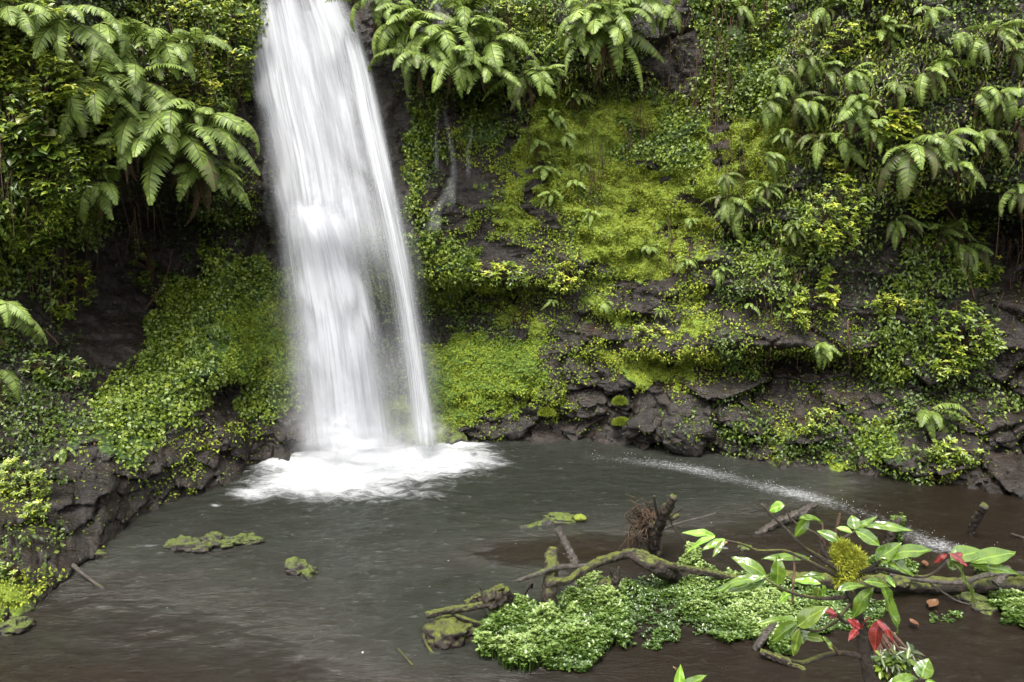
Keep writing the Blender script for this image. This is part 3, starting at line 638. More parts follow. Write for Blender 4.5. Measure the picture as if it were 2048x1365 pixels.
boulder('mossy_stone', 190, 1112, 44, 26, M['stone'], 'pale-topped stone with moss at the tip of the left bank', seed=23, sharp=.4)
boulder('mossy_stone', 30, 1255, 80, 36, M['stone'], 'pale yellowish mossy stone on the waterline at the left edge', seed=25, sharp=.4)
boulder('mossy_stone', 1490, 1096, 30, 12, M['darkstone'], 'small dark stone beside the gray driftwood plank', seed=26)
boulder('wet_rock', 905, 880, 60, 30, M['darkstone'], 'dark rock in the spray at the right foot of the waterfall', seed=27, z=.05)
boulder('wet_rock', 1800, 1165, 44, 26, M['logmoss'], 'lump of mossy stone on top of the long fallen log', seed=29, z=.2)
gk = 'stones beside the right cress patch'
boulder('mossy_stone', 1945, 1200, 54, 22, M['stone'], 'flat mossy stone at the upper left of the right cress patch', group=gk, seed=31, sharp=.5)
boulder('mossy_stone', 1968, 1222, 48, 26, M['stone'], 'rounded stone at the left edge of the right cress patch', group=gk, seed=33, sharp=.5)
# boulders along the foot of the cliff
for k, (a, b, w, h, sd, tl, lab) in enumerate([
        (1010, 862, 90, 52, 41, .3, 'shiny wet block at the foot of the cliff, next to the bright moss slope'), (1075, 850, 60, 70, 42, .5, 'upright wet block leaning beside the two round moss cushions'),
        (1120, 870, 66, 44, 43, -.3, 'low wet block at the waterline below the leaning block'), (1175, 845, 60, 54, 44, .2, 'wet block between the moss cushions'), (1235, 870, 72, 46, 45, 0., 'broad flat-faced block under the right moss cushion'),
        (1300, 850, 74, 50, 46, .2, 'squarish dark block right of the moss cushions'), (1370, 872, 80, 60, 47, -.2, 'large dark block at the waterline under the dark overhang'),
        (1445, 880, 60, 66, 48, .9, 'tilted slab with a pale wet face at the waterline'), (1520, 868, 90, 60, 49, .25, 'long slab leaning right under the overhang'), (1590, 905, 90, 40, 50, .25, 'low slab dipping into the pool on the right'),
        (1670, 890, 70, 50, 51, .1, 'dark block with weeds behind it on the right shore'), (1180, 790, 60, 34, 52, .2, 'angular block above the wet blocks'), (1240, 770, 70, 30, 53, .1, 'flat ledge block below the mossy brow')]):
    p, nn = onwall(a, b)
    o = boulder('cliff_block', a, b, w*1.3, h*1.15, M['rockblock'] if 'rockblock' in M else M.setdefault('rockblock', mossrockmat('block_rock', (.0125, .0095, .0075), .68, .8, ((.03, .05, .01), (.12, .16, .02)), .3, .22, fine=7)), lab, group='blocks at the foot of the cliff', seed=sd, amp=.25, tilt=tl, sharp=.55, depth=.55)
    q = atY(a, b, p[1]+.27); o.location = [float(v) for v in q]; sc_ = q[1]/atZ(a, b)[1]; o.scale = (sc_,)*3
for a, b, w, h, lab in [(1087, 822, 30, 22, 'pale round moss cushion on the leaning wet block'), (1243, 842, 30, 18, 'bright low moss cushion on the dark block, the lower of two on that rock'), (1243, 808, 24, 22, 'soft upright moss tuft just above the low moss cushion')]:
    p, nn = onwall(a, b, .12); e_ = empty('moss_cushion', p, label=lab, cat='moss', group='moss cushions')
    rr = w/2/F*p[1]; tufts(e_, p, [rr, rr*.6, rr*h/w], 2600, .70, .045, 'moss')
    bb = MB(); U = unit(500); 
    a2, b2 = np.meshgrid(np.linspace(0, 2*np.pi, 17)[:-1], np.linspace(.01, np.pi-.01, 9)); V = .9*np.stack([np.cos(a2)*np.sin(b2)*rr, np.sin(a2)*np.sin(b2)*rr*.6, np.cos(b2)*rr*h/w], -1).reshape(-1, 3)
    i = np.arange(9*16).reshape(9, 16); j = np.roll(i, -1, 1); mesh('core', V, np.stack([i[:-1], i[1:], j[1:], j[:-1]], -1).reshape(-1, 4), M['stone'], e_)

# fallen wood
log('mossy_stump', [(1099, 1232, -.1, 20), (1098, 1205, .15, 20), (1099, 1175, .32, 18), (1102, 1150, .45, 17), (1103, 1125, .5, 17), (1104, 1100, .6, 15)], M['logmoss'], 'thick mossy trunk standing out of the cress, crossed by the curved branch', 'stump', n=30, rough=.3)
log('leaning_branch', [(1152, 1130, .2, 11), (1140, 1105, .35, 11), (1127, 1080, .5, 10), (1115, 1057, .65, 9)], M['grey'], 'bare gray branch stub leaning up beyond the mossy trunk', 'branch', rough=.2)
cb = empty('curved_branch', atZ(1250, 1150), label='long arched mossy branch lying across the fallen wood', cat='branch')
log('limb', [(1092, 1172, .5, 6), (1105, 1165, .52, 10), (1128, 1164, .5, 9), (1159, 1146, .5, 10), (1203, 1122, .5, 11), (1240, 1112, .5, 11), (1271, 1106, .5, 11), (1322, 1126, .4, 10), (1360, 1136, .3, 9), (1397, 1142, .25, 9), (1480, 1158, .1, 8), (1560, 1170, .0, 6)], M['logmoss'], parent=cb, n=70, rough=.3)
log('side_limb', [(1036, 1161, .42, 5), (1070, 1150, .5, 6), (1108, 1136, .56, 7), (1159, 1132, .55, 5), (1200, 1128, .5, 4)], M['grey'], parent=cb, n=30)
log('twig', [(1255, 1110, .5, 5), (1300, 1130, .4, 16), (1360, 1150, .1, 18), (1410, 1160, .0, 10)], M['log'], parent=cb, n=30)
sp = empty('splintered_stump', atZ(1220, 1190), label='broken mossy stump with an upright splinter at the cress edge', cat='stump')
log('base', [(1216, 1205, -.1, 20), (1212, 1188, .1, 21), (1207, 1172, .2, 18), (1200, 1166, .25, 8)], M['logmoss'], parent=sp, rough=.6)
log('splinter', [(1228, 1196, 0, 11), (1230, 1172, .2, 9), (1234, 1150, .35, 7), (1238, 1134, .45, 2)], M['logmoss'], parent=sp, rough=.4)
log('splinter', [(1222, 1180, .1, 6), (1228, 1160, .25, 4), (1220, 1140, .4, 2)], M['log'], parent=sp, rough=.3)
lm = empty('lying_mossy_log', atZ(930, 1215), label='broken mossy log lying at the left end of the cress patch', cat='log')
log('limb', [(852, 1231, .25, 8), (885, 1223, .28, 9), (920, 1218, .3, 9), (960, 1212, .3, 8), (1005, 1202, .3, 7)], M['logmoss'], parent=lm, n=36)
log('limb', [(930, 1206, .3, 6), (950, 1196, .35, 8), (985, 1184, .4, 9), (1006, 1174, .42, 9)], M['logmoss'], parent=lm, n=30, rough=.6)
log('limb', [(1010, 1180, .4, 10), (1020, 1192, .3, 9), (1014, 1215, .15, 8), (1002, 1240, 0, 6)], M['logmoss'], parent=lm, n=26, rough=.5)
log('limb', [(905, 1228, .25, 3), (935, 1240, .2, 6), (965, 1250, .1, 6), (990, 1252, .0, 4)], M['logmoss'], parent=lm, n=26)
log('knot', [(955, 1195, .32, 8), (975, 1200, .33, 17), (1000, 1196, .33, 15), (1012, 1192, .32, 5)], M['log'], parent=lm, rough=.8)
log('twig', [(966, 1198, .4, 4), (962, 1180, .5, 2.5), (960, 1172, .55, 1.5)], M['log'], parent=lm)
log('driftwood_twig', [(1040, 1205, .0, 3), (1055, 1180, .2, 3), (1064, 1166, .3, 3), (1063, 1176, .2, 3)], M['log'], 'thin dark forked twig between the mossy log and the mossy trunk', 'twig')
log('water_stick', [(846, 1268, .1, 4), (853, 1290, .02, 4), (868, 1309, -.01, 2)], M['logmoss'], 'short stick slanting into the water below the round mossy boulder', 'stick')
log('water_stick', [(795, 1298, .12, 2.5), (810, 1314, .06, 2.5), (826, 1332, 0, 2)], M['logmoss'], 'thin twig poking from the open water left of the boulder', 'stick')
log('water_stick', [(146, 1130, .16, 5), (160, 1143, .12, 4.5), (178, 1157, .06, 4), (200, 1173, .01, 3.5), (216, 1184, -.02, 2)], M['grey'], 'pale straight stick sloping from the left bank into the pool', 'stick')
rb = empty('uprooted_root_ball', atZ(1310, 1110), label='upturned root ball with a mossy trunk and bare sticks standing in the pool', cat='root ball')
log('trunk', [(1318, 1113, -.05, 14), (1308, 1085, .2, 15), (1316, 1060, .45, 13), (1326, 1035, .7, 12), (1340, 1010, .95, 11), (1347, 993, 1.1, 8)], M['logmoss'], parent=rb, n=34, rough=.45)
log('root', [(1322, 1105, 0, 7), (1300, 1090, .15, 7), (1292, 1070, .3, 6), (1302, 1050, .5, 5)], M['log'], parent=rb)
log('stick', [(1320, 1043, .6, 4), (1312, 1018, .85, 3.5), (1308, 992, 1.1, 2.5)], M['grey'], parent=rb)
log('stick', [(1312, 1048, .5, 4), (1325, 1030, .7, 4), (1334, 1014, .85, 3)], M['grey'], parent=rb)
log('stick', [(1278, 1088, .1, 4), (1292, 1070, .3, 5), (1305, 1050, .5, 4)], M['grey'], parent=rb)
log('stick', [(1327, 1058, .3, 3), (1360, 1046, .35, 2.5), (1400, 1036, .42, 2.5), (1432, 1027, .5, 2)], M['grey'], parent=rb)
log('stick', [(1336, 1036, .6, 2), (1352, 1026, .7, 2), (1367, 1016, .8, 1.5)], M['log'], parent=rb)
log('root', [(1330, 1030, .6, 6), (1345, 1035, .55, 8), (1358, 1031, .58, 4)], M['logmoss'], parent=rb)
mb = MB(); c0 = atZ(1290, 1035, .55)
for k in range(110):
    q = c0+rng.normal(size=3)*[.13, .08, .11]; d = unit(1)[0]*.12+[0, 0, -.08]; P_ = smooth_path([q, q+d+rng.normal(size=3)*.03, q+d*1.8+rng.normal(size=3)*.06], 6); add_tube(mb, P_, np.linspace(.009, .003, 6), 4, cap=False)
s = NT('root_fibre'); M['fibre'] = s.surf(s.bsdf(s.ramp(s.noise(s.pos(), 9, 3), [(.35, (.02, .013, .009)), (.65, (.075, .047, .028))]), .8, .2))
mb.build('root_fibres', M['fibre'], rb)
boulder('earth_clump', 1294, 1038, 36, 34, M['fibre'], parent=rb, z=.5, seed=9, amp=.6, depth=.7)
fl = empty('fallen_log', atZ(1750, 1180), label='long mossy log lying level behind the red-leaved shrub', cat='log')
log('trunk', [(1545, 1150, .05, 15), (1600, 1158, .1, 18), (1700, 1164, .12, 19), (1792, 1168, .12, 20), (1880, 1170, .12, 20), (1963, 1170, .12, 19), (2120, 1166, .12, 18)], M['logmoss'], parent=fl, n=70, rough=.25, sides=20)
log('branch', [(1780, 1150, .25, 4), (1850, 1162, .25, 5), (1910, 1166, .3, 6), (1975, 1150, .32, 6), (2060, 1147, .3, 5)], M['grey'], parent=fl, n=30)
log('branch', [(1990, 1168, .3, 10), (2010, 1150, .4, 8), (2016, 1135, .45, 6)], M['grey'], parent=fl)
log('branch', [(1855, 1160, .2, 2.5), (1880, 1180, .15, 2.5), (1910, 1200, .05, 2.5), (1940, 1210, 0, 2)], M['grey'], parent=fl)
log('driftwood_plank', [(1512, 1069, .0, 4), (1545, 1050, .06, 9), (1590, 1030, .12, 9), (1634, 1008, .18, 5)], M['grey'], 'split gray driftwood slab lying in the water beyond the shrub', 'driftwood', rough=.8, sides=30)
log('dead_post', [(1941, 1074, -.05, 7), (1948, 1052, .15, 9), (1958, 1032, .35, 10), (1970, 1012, .55, 9)], M['logmoss'], 'short mossy post jutting from the water near the right shore', 'post', rough=.4)
log('water_stick', [(2022, 1068, .05, 3), (2060, 1080, .0, 4)], M['log'], 'thin stick floating at the right edge of the pool', 'stick')
log('rotten_branch', [(1520, 1303, .08, 8), (1545, 1312, .06, 10), (1580, 1326, .03, 9), (1610, 1342, -.02, 6)], M['logmoss'], 'mossy rotten branch lying in brown water beneath the shrub', 'branch')
log('gray_branch', [(1508, 1300, .0, 7), (1520, 1285, .08, 10), (1535, 1265, .15, 9), (1550, 1245, .15, 5)], M['grey'], 'gray branch end at the front edge of the cress', 'branch')
st_ = empty('overgrown_stump', atZ(1789, 1085), label='small stump sprouting leaves in the water behind the shrub', cat='stump')
log('base', [(1770, 1098, -.05, 9), (1778, 1080, .1, 10), (1785, 1062, .25, 9), (1796, 1042, .35, 7), (1800, 1035, .4, 3)], M['log'], parent=st_, rough=.5)
# floating dead leaves
M['dead'] = leafmat('dead_leaf', [(0, (.09, .035, .02)), (1, (.26, .18, .07))], .5, .4, .1, 0, False)
for a, b, w, v, lab in [(1349, 1338, 12, .8, 'pale yellow leaf floating near the bottom edge'), (1445, 1340, 5, .5, 'tiny tan leaf floating at the bottom edge'), (1828, 1247, 28, .1, 'broad brown leaf lying on the mud right of the shrub'),
                        (1865, 1208, 40, .15, 'curled reddish-brown leaf on the mud below the fallen log'), (1850, 1128, 24, .1, 'orange-brown leaf behind the shrub beyond the log'), (1785, 1272, 20, .9, 'small yellow leaf beside the red leaves'), (1450, 1087, 12, .5, 'tan leaf on the small dark stone')]:
    p = atZ(a, b, .06); s_ = w/F*p[1]/cT; u = np.linspace(0, 1, 9); g = rng.random()*6; wd = np.sin(np.pi*u)**.8*.28*s_
    V = np.concatenate([np.c_[(u-.5)*s_, wd, .12*s_*(u-.5)**2+.02], np.c_[(u-.5)*s_, 0*u, 0*u], np.c_[(u-.5)*s_, -wd, .15*s_*u]]); i = np.arange(8)
    rot = np.array([[math.cos(g), math.sin(g), 0], [-math.sin(g), math.cos(g), 0], [0, 0, 1]])
    o = mesh('dead_leaf', V@rot, np.concatenate([np.stack([i, i+9, i+10, i+1], 1), np.stack([i+9, i+18, i+19, i+10], 1)]), M['dead'], attrs={'v': np.full(27, v)}); o.location = [float(q) for q in p]; tag(o, lab, 'leaf', 'fallen leaves')

# ------------------------------------------------------------------ water plants
def inpoly(px, py, poly):
    poly = np.array(poly, float); c = np.zeros(px.shape, bool); j = len(poly)-1
    for i in range(len(poly)):
        xi, yi = poly[i]; xj, yj = poly[j]; c ^= ((yi > py) != (yj > py)) & (px < (xj-xi)*(py-yi)/(yj-yi+1e-9)+xi); j = i
    return c
def rosettes(P, size, nl, hue, lw=.5, tiltlo=.15, tilthi=.9, up=(0, 0, 1)):
    """a ring of leaves round each point of P"""
    n = len(P); k = np.tile(np.arange(nl), n); PP = np.repeat(P, nl, 0); az_ = np.repeat(rng.random(n)*6.28, nl)+k*2.4; t = rng.uniform(tiltlo, tilthi, n*nl)
    T = np.stack([np.cos(az_)*np.cos(t), np.sin(az_)*np.cos(t), np.sin(t)], 1); Nn = np.array(up)+.35*unit(n*nl)+0*T
    upv = np.asarray(up, float)
    if abs(upv[2]) < .95:
        u = upv/np.linalg.norm(upv); e1 = np.cross(u, [0, 0, 1.]); e1 /= np.linalg.norm(e1); e2 = np.cross(u, e1); T = T[:, :1]*e1+T[:, 1:2]*e2+T[:, 2:]*u
    s_ = np.repeat(size, nl)*(.7+.5*rng.random(n*nl)); return PP, Nn, T, s_, s_*lw*(.8+.4*rng.random(n*nl)), np.repeat(hue, nl)+.12*rng.normal(size=n*nl)
def cress(poly, n, hmax, name, label, size=.036, thin=0., drop=[]):
    xs, ys = zip(*poly); px = rng.uniform(min(xs), max(xs), n*3); py = rng.uniform(min(ys), max(ys), n*3)
    q = min(1, (max(ys)-min(ys))/60); jx = px+q*14*vn(px/22, py/16, 0*px, 5)+7*vn(px/8, py/8, 0*px, 8); jy = py+q*9*vn(px/22, py/16, 0*px, 6)+5*vn(px/8, py/8, 0*px, 9)
    k = inpoly(jx, jy, poly); px, py = px[k][:n], py[k][:n]
    g = np.array([atZ(a, b) for a, b in zip(px, py)]); lump = fbm(g[:, 0]*1.7, g[:, 1]*1.7, 0*px, 3, 33)
    keep = lump+.34+.12*rng.normal(size=len(px)) > thin
    if keep.sum() < 30: keep[:] = True
    for (cx, cy, rx, ry) in drop: keep &= (((px-cx)/rx)**2+((py-cy)/ry)**2) > .6+.6*rng.random(len(px))
    g, lump, px, py = g[keep], lump[keep], px[keep], py[keep]
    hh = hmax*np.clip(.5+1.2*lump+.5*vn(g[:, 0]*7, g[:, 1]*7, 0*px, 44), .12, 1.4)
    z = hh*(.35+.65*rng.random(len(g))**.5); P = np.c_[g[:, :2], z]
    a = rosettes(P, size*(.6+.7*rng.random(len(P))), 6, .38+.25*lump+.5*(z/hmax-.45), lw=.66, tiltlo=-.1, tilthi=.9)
    V, Fc, v = leafcloud(*a, fold=.12, round_=True)
    # thin stems
    m = rng.random(len(P)) < .5; Pb = P[m].copy(); Pb[:, 2] = 0; V2, F2, v2 = leafcloud(Pb, unit(m.sum()), P[m]-Pb+.02*unit(m.sum()), z[m], np.full(m.sum(), .006), np.full(m.sum(), .25), round_=True)
    o = mesh(name, np.concatenate([V, V2]), np.concatenate([Fc, F2+len(V)]), M['cress'], attrs={'v': np.concatenate([v, v2])}, smooth=False)
    return tag(o, label, 'water plants', kind='stuff')
cress([(952, 1280), (985, 1245), (1010, 1225), (1060, 1222), (1120, 1240), (1180, 1262), (1225, 1285), (1210, 1315), (1175, 1338), (1060, 1352), (1010, 1338), (955, 1322)], 3900, .26, 'cress_mound', 'thick bright mound of cress at the near end of the patch', .042)
cress([(1110, 1240), (1125, 1195), (1160, 1178), (1200, 1185), (1250, 1200), (1300, 1225), (1330, 1262), (1320, 1288), (1250, 1302), (1180, 1280)], 2850, .2, 'cress', 'light green cress beside the mossy trunk and stump', .036)
cress([(1290, 1200), (1255, 1165), (1330, 1150), (1420, 1150), (1500, 1172), (1560, 1195), (1620, 1215), (1560, 1262), (1510, 1275), (1450, 1290), (1390, 1270), (1340, 1240)], 4500, .16, 'cress', 'low cress carpet along the arched branch', .032, thin=.02)
cress([(1560, 1195), (1640, 1205), (1720, 1225), (1760, 1245), (1700, 1268), (1640, 1272), (1570, 1262)], 1800, .12, 'cress', 'thin low cress behind the red-leaved shrub', .03, thin=.05)
cress([(1200, 1190), (1260, 1165), (1300, 1160), (1360, 1200), (1360, 1280), (1310, 1295), (1240, 1250)], 1500, .16, 'cress', 'light cress in the middle of the patch behind the thick mound', .032, thin=-.1)
cress([(1440, 1150), (1560, 1165), (1700, 1190), (1790, 1215), (1760, 1240), (1600, 1230), (1480, 1200)], 1800, .12, 'cress', 'cress strip along the front of the fallen log', .03, thin=.0)
cress([(1420, 1240), (1520, 1235), (1600, 1255), (1560, 1280), (1480, 1292), (1420, 1285)], 900, .14, 'cress', 'ragged front edge of the cress left of the shrub', .032, thin=-.05)
cress([(1520, 1265), (1570, 1270), (1582, 1300), (1545, 1312), (1522, 1300)], 600, .14, 'cress', 'small cress tuft beside the mossy rotten branch', .032)
cress([(1970, 1195), (2000, 1178), (2048, 1172), (2110, 1180), (2110, 1275), (2048, 1268), (2020, 1250), (1980, 1215)], 2700, .2, 'cress', 'green cress mound at the right edge of the mud', .036)
cress([(1715, 1118), (1760, 1120), (1830, 1140), (1835, 1158), (1730, 1140)], 900, .14, 'cress', 'cress growing on top of the long fallen log', .03)
cress([(1855, 1232), (1925, 1222), (1925, 1240), (1860, 1248)], 90, .05, 'cress', 'sparse sprigs on the mud right of the shrub', .03)
cress([(1290, 1288), (1325, 1286), (1322, 1300), (1295, 1300)], 70, .05, 'cress', 'small lone sprig in brown water in front of the cress', .034)
cress([(1948, 1142), (1975, 1140), (1990, 1152), (1960, 1160)], 160, .2, 'cress', 'cress tuft on the right end of the fallen log', .03)
cress([(1370, 1125), (1400, 1128), (1395, 1150), (1355, 1148)], 260, .2, 'cress', 'sprig of cress on the arched branch', .03)
cress([(1775, 1065), (1800, 1052), (1806, 1078), (1785, 1088)], 260, .32, 'stump_leaves', 'leafy sprouts growing on the small stump', .032)

def broadleaf(L, W, curl=.25, fold=.18, n=9, m=5, wave=.02, seed=0):
    """one leaf along +X, face up +Z, pointed at both ends, with a sunk midrib"""
    u = np.linspace(0, 1, n); w = W*.5*np.sin(np.pi*u**.85)**.8*(1-.15*u)+.0005; s_ = np.linspace(-1, 1, m)
    U, S_ = np.meshgrid(u, s_, indexing='ij'); X_ = L*U; Y_ = w[:, None]*S_
    Z_l = -curl*L*U**2+fold*w[:, None]*np.abs(S_)**1.1*1.0+wave*L*vn(U*5+seed, S_*1.5, 0*U, seed)
    i = np.arange(n*m).reshape(n, m)
    return np.stack([X_, Y_, Z_l], -1).reshape(-1, 3), np.stack([i[:-1, :-1], i[1:, :-1], i[1:, 1:], i[:-1, 1:]], -1).reshape(-1, 4)

# ------------------------------------------------------------------ the near shrub
bsr = NT('shrub_leaf_near'); tc = bsr.n('TexCoord').outputs['Object']
def nearleaf(name, c1, c2, rough=.13):
    s = NT(name); uvn = s.attr('v'); P = s.n('TexCoord').outputs['Object']; sp_ = s.n('SeparateXYZ'); s.l(P, sp_.inputs[0])
    ay = s.math('ABSOLUTE', sp_.outputs[1]); mid = s.rng(ay, .0005, .0028, 1, 0)
    wv = s.n('TexWave'); wv.wave_type = 'BANDS'; wv.bands_direction = 'X'
    cmb = s.n('CombineXYZ'); s.l(s.math('ADD', sp_.outputs[0], s.math('MULTIPLY', ay, -.8)), cmb.inputs[0]); s.l(cmb.outputs[0], wv.inputs[0]); s.set(wv, Scale=28., Distortion=.6)
    vein = s.rng(wv.outputs['Fac'], .9, 1, 0, 1)
    c = s.mix(s.rng(s.noise(P, 22, 5, .65), .3, .7), c1, c2); c = s.mix(s.math('MULTIPLY', s.rng(s.noise(s.pos(), 34, 4, .7), .62, .72), .55), c, (.16, .12, .03)); c = s.mix(s.math('MULTIPLY', mid, .6), c, tuple(min(1, q*1.8) for q in c2)); c = s.mix(s.math('MULTIPLY', vein, .10), c, tuple(q*1.5 for q in c2))
    hg = s.math('ADD', s.math('MULTIPLY', wv.outputs['Fac'], .35), s.math('MULTIPLY', mid, -.8))
    p = s.bsdf(c, rough, .6, s.bump(hg, .22, .003), Coat_Weight=.6, Coat_Roughness=.08); tr = s.n('BsdfTranslucent'); s.l(c, tr.inputs[0]); return s.surf(s.mixs(.3, p, tr.outputs[0]))
ML = {'g': nearleaf('near_leaf', (.045, .095, .012), (.12, .19, .022)), 'l': nearleaf('young_leaf', (.12, .25, .03), (.22, .36, .05)), 'r': nearleaf('red_leaf', (.085, .008, .010), (.20, .028, .026), .2), 'd': nearleaf('olive_leaf', (.06, .10, .018), (.13, .18, .03))}  # the last is a slightly more olive green than the first
NS = empty('red_tipped_shrub', atY(1740, 1365, 2.05)-[0, 0, .35], label='near shrub with big glossy green leaves, red young leaves and a mossy top', cat='shrub')
M['bark'] = mossrockmat('dark_bark', (.035, .022, .017), .62, .8, ((.07, .08, .012), (.2, .22, .03)), .4, .5, fine=60)
M['twig'] = mossrockmat('twig_bark', (.10, .05, .03), .8, .9, ((.07, .08, .012), (.2, .22, .03)), .3, .5, fine=80)
def zp(x, y): return 1348+x/2.926, 900+y/2.926            # reading scale of the enlarged view
def nbr(pts, r, name='branch', mat=None, par=None, rough=.25, n=22):
    q = smooth_path(np.array([list(atY(*zp(a, b), Yd)) + [rr] for (a, b, Yd), rr in zip(pts, r)]), n)
    mb = MB(); add_tube(mb, q[:, :3], q[:, 3], 10, rough, len(pts), fr=5.); return mb.build(name, mat or M['bark'], NS)
nbr([(1190, 1560, 2.05), (1150, 1365, 2.05), (1115, 1200, 2.05), (1095, 1080, 2.05), (1075, 960, 2.04), (1040, 820, 2.03), (1010, 700, 2.03), (985, 600, 2.03)], [.019, .0165, .0145, .015, .0135, .017, .02, .016], 'trunk', rough=.3, n=60)
tw = M['twig']
nbr([(1010, 740, 2.03), (870, 640, 2.0), (760, 570, 1.98), (650, 460, 1.97), (560, 370, 1.96), (510, 315, 1.96)], [.008, .0065, .005, .0042, .0034, .003])
nbr([(990, 700, 2.03), (900, 630, 2.03), (860, 560, 2.05), (850, 515, 2.05), (750, 450, 2.05), (680, 400, 2.05), (645, 320, 2.05)], [.008, .006, .005, .004, .0033, .0028, .0022])
nbr([(860, 510, 2.05), (880, 560, 2.05), (850, 590, 2.05), (905, 640, 2.05)], [.003]*4, 'twig', tw)
nbr([(850, 515, 2.05), (870, 470, 2.05), (868, 430, 2.06)], [.003, .0025, .002], 'twig', tw)
nbr([(935, 540, 2.03), (955, 450, 2.03), (970, 372, 2.03)], [.0045, .004, .003], 'twig', tw)
nbr([(960, 740, 2.03), (860, 690, 1.98), (740, 630, 1.95), (640, 590, 1.93), (560, 590, 1.92), (500, 590, 1.92), (380, 545, 1.9), (300, 528, 1.9)], [.007, .005, .004, .004, .003, .0028, .0024, .002])
nbr([(1010, 860, 2.03), (860, 870, 1.97), (700, 840, 1.93), (600, 795, 1.9), (530, 750, 1.9)], [.007, .005, .004, .003, .0025])
nbr([(700, 620, 1.97), (705, 700, 1.95), (695, 800, 1.93), (695, 900, 1.93)], [.003]*4, 'twig', tw)
nbr([(1050, 740, 2.02), (1150, 690, 1.98), (1210, 645, 1.95)], [.006, .0045, .003])
nbr([(1040, 760, 2.02), (1200, 695, 2.0), (1330, 725, 1.98), (1480, 740, 1.96), (1560, 690, 1.94), (1610, 640, 1.93)], [.006, .005, .0045, .004, .0035, .003])
nbr([(960, 540, 2.04), (1010, 505, 2.04), (1060, 478, 2.04), (1110, 430, 2.04)], [.005, .004, .003, .002])
nbr([(1050, 820, 2.03), (1120, 800, 1.98), (1200, 790, 1.95)], [.006, .0045, .003])
nbr([(1060, 1000, 2.04), (1000, 1010, 2.0), (950, 965, 1.98), (890, 930, 1.98)], [.006, .005, .004, .003])
nbr([(1030, 900, 2.03), (940, 1010, 2.0), (830, 1060, 1.97), (730, 1040, 1.95)], [.005, .004, .0035, .003])
nbr([(1100, 1210, 2.05), (990, 1190, 2.05), (860, 1210, 2.03), (740, 1245, 2.02), (690, 1235, 2.02)], [.009, .008, .0075, .006, .004])
nbr([(970, 1195, 2.03), (900, 1130, 2.0), (820, 1100, 1.98), (740, 1070, 1.96)], [.005, .004, .003, .0025], 'twig', tw)
nbr([(1180, 1420, 2.0), (1330, 1400, 1.9), (1450, 1340, 1.85)], [.006, .005, .003])
nbr([(1100, 1010, 2.04), (1110, 1040, 2.04), (1140, 1010, 2.03)], [.004, .0035, .003], 'twig', tw)
LV = [(240, 505, 85, 462, 50, 'l'), (240, 508, 70, 556, 44, 'l'), (302, 525, 182, 562, 48, 'l'), (290, 532, 235, 612, 40, 'd'), (645, 325, 550, 345, 70, 'l'), (868, 430, 762, 375, 85, 'g'), (790, 402, 705, 502, 66, 'g'),
      (962, 532, 858, 470, 66, 'g'), (1040, 485, 970, 445, 46, 'l'), (1060, 466, 1045, 388, 80, 'g'), (1062, 472, 1208, 545, 84, 'g'), (1062, 470, 1160, 392, 44, 'g'), (1108, 440, 1378, 446, 64, 'g'), (792, 637, 568, 600, 66, 'g'),
      (540, 747, 386, 618, 100, 'g'), (605, 792, 612, 640, 92, 'g'), (532, 745, 248, 778, 76, 'g'), (530, 755, 342, 805, 92, 'g'), (1192, 660, 1285, 545, 116, 'g'), (1212, 640, 1496, 545, 98, 'g'), (1212, 625, 1418, 702, 96, 'g'),
      (1622, 650, 1790, 556, 130, 'g'), (1735, 655, 1992, 582, 118, 'g'), (1732, 672, 2060, 692, 64, 'g'), (1625, 650, 1830, 855, 66, 'd'), (1628, 705, 1640, 630, 60, 'g'), (1600, 612, 1520, 652, 34, 'r'), (1612, 612, 1724, 662, 52, 'r'), (1640, 630, 1690, 605, 40, 'r'),
      (858, 785, 708, 748, 56, 'l'), (880, 757, 768, 716, 66, 'g'), (868, 792, 882, 892, 70, 'l'), (850, 800, 830, 880, 50, 'd'), (690, 832, 604, 880, 56, 'l'), (960, 825, 1115, 760, 56, 'g'), (1110, 772, 1298, 776, 56, 'g'), (1240, 740, 1290, 790, 40, 'l'),
      (1165, 808, 1028, 965, 100, 'g'), (1212, 800, 1352, 1055, 122, 'g'), (950, 962, 848, 908, 50, 'r'), (945, 955, 915, 985, 40, 'r'), (900, 935, 950, 975, 36, 'r'), (1085, 1050, 1030, 995, 66, 'r'), (1100, 1045, 1120, 978, 50, 'r'), (1072, 1055, 1032, 1095, 46, 'r'),
      (1200, 1000, 1158, 1168, 84, 'r'), (1190, 995, 1297, 1105, 44, 'r'), (1200, 990, 1258, 1060, 40, 'r'), (720, 1002, 536, 958, 56, 'g'), (722, 1015, 568, 1102, 90, 'g'), (722, 1030, 860, 925, 116, 'd'), (735, 1050, 690, 1205, 66, 'd'), (745, 1085, 905, 1112, 50, 'd'),
      (870, 1092, 948, 1176, 34, 'd'), (730, 1040, 760, 1120, 80, 'd'), (1440, 1345, 1255, 1345, 96, 'g'), (1450, 1340, 1478, 1228, 118, 'g'), (1470, 1360, 1600, 1365, 60, 'l'), (25, 1420, 40, 1310, 70, 'l'), (40, 1420, 130, 1315, 76, 'g')]
rr_ = np.random.default_rng(5)
def nearest_depth(x, y):
    return 1.93+.06*rr_.random()
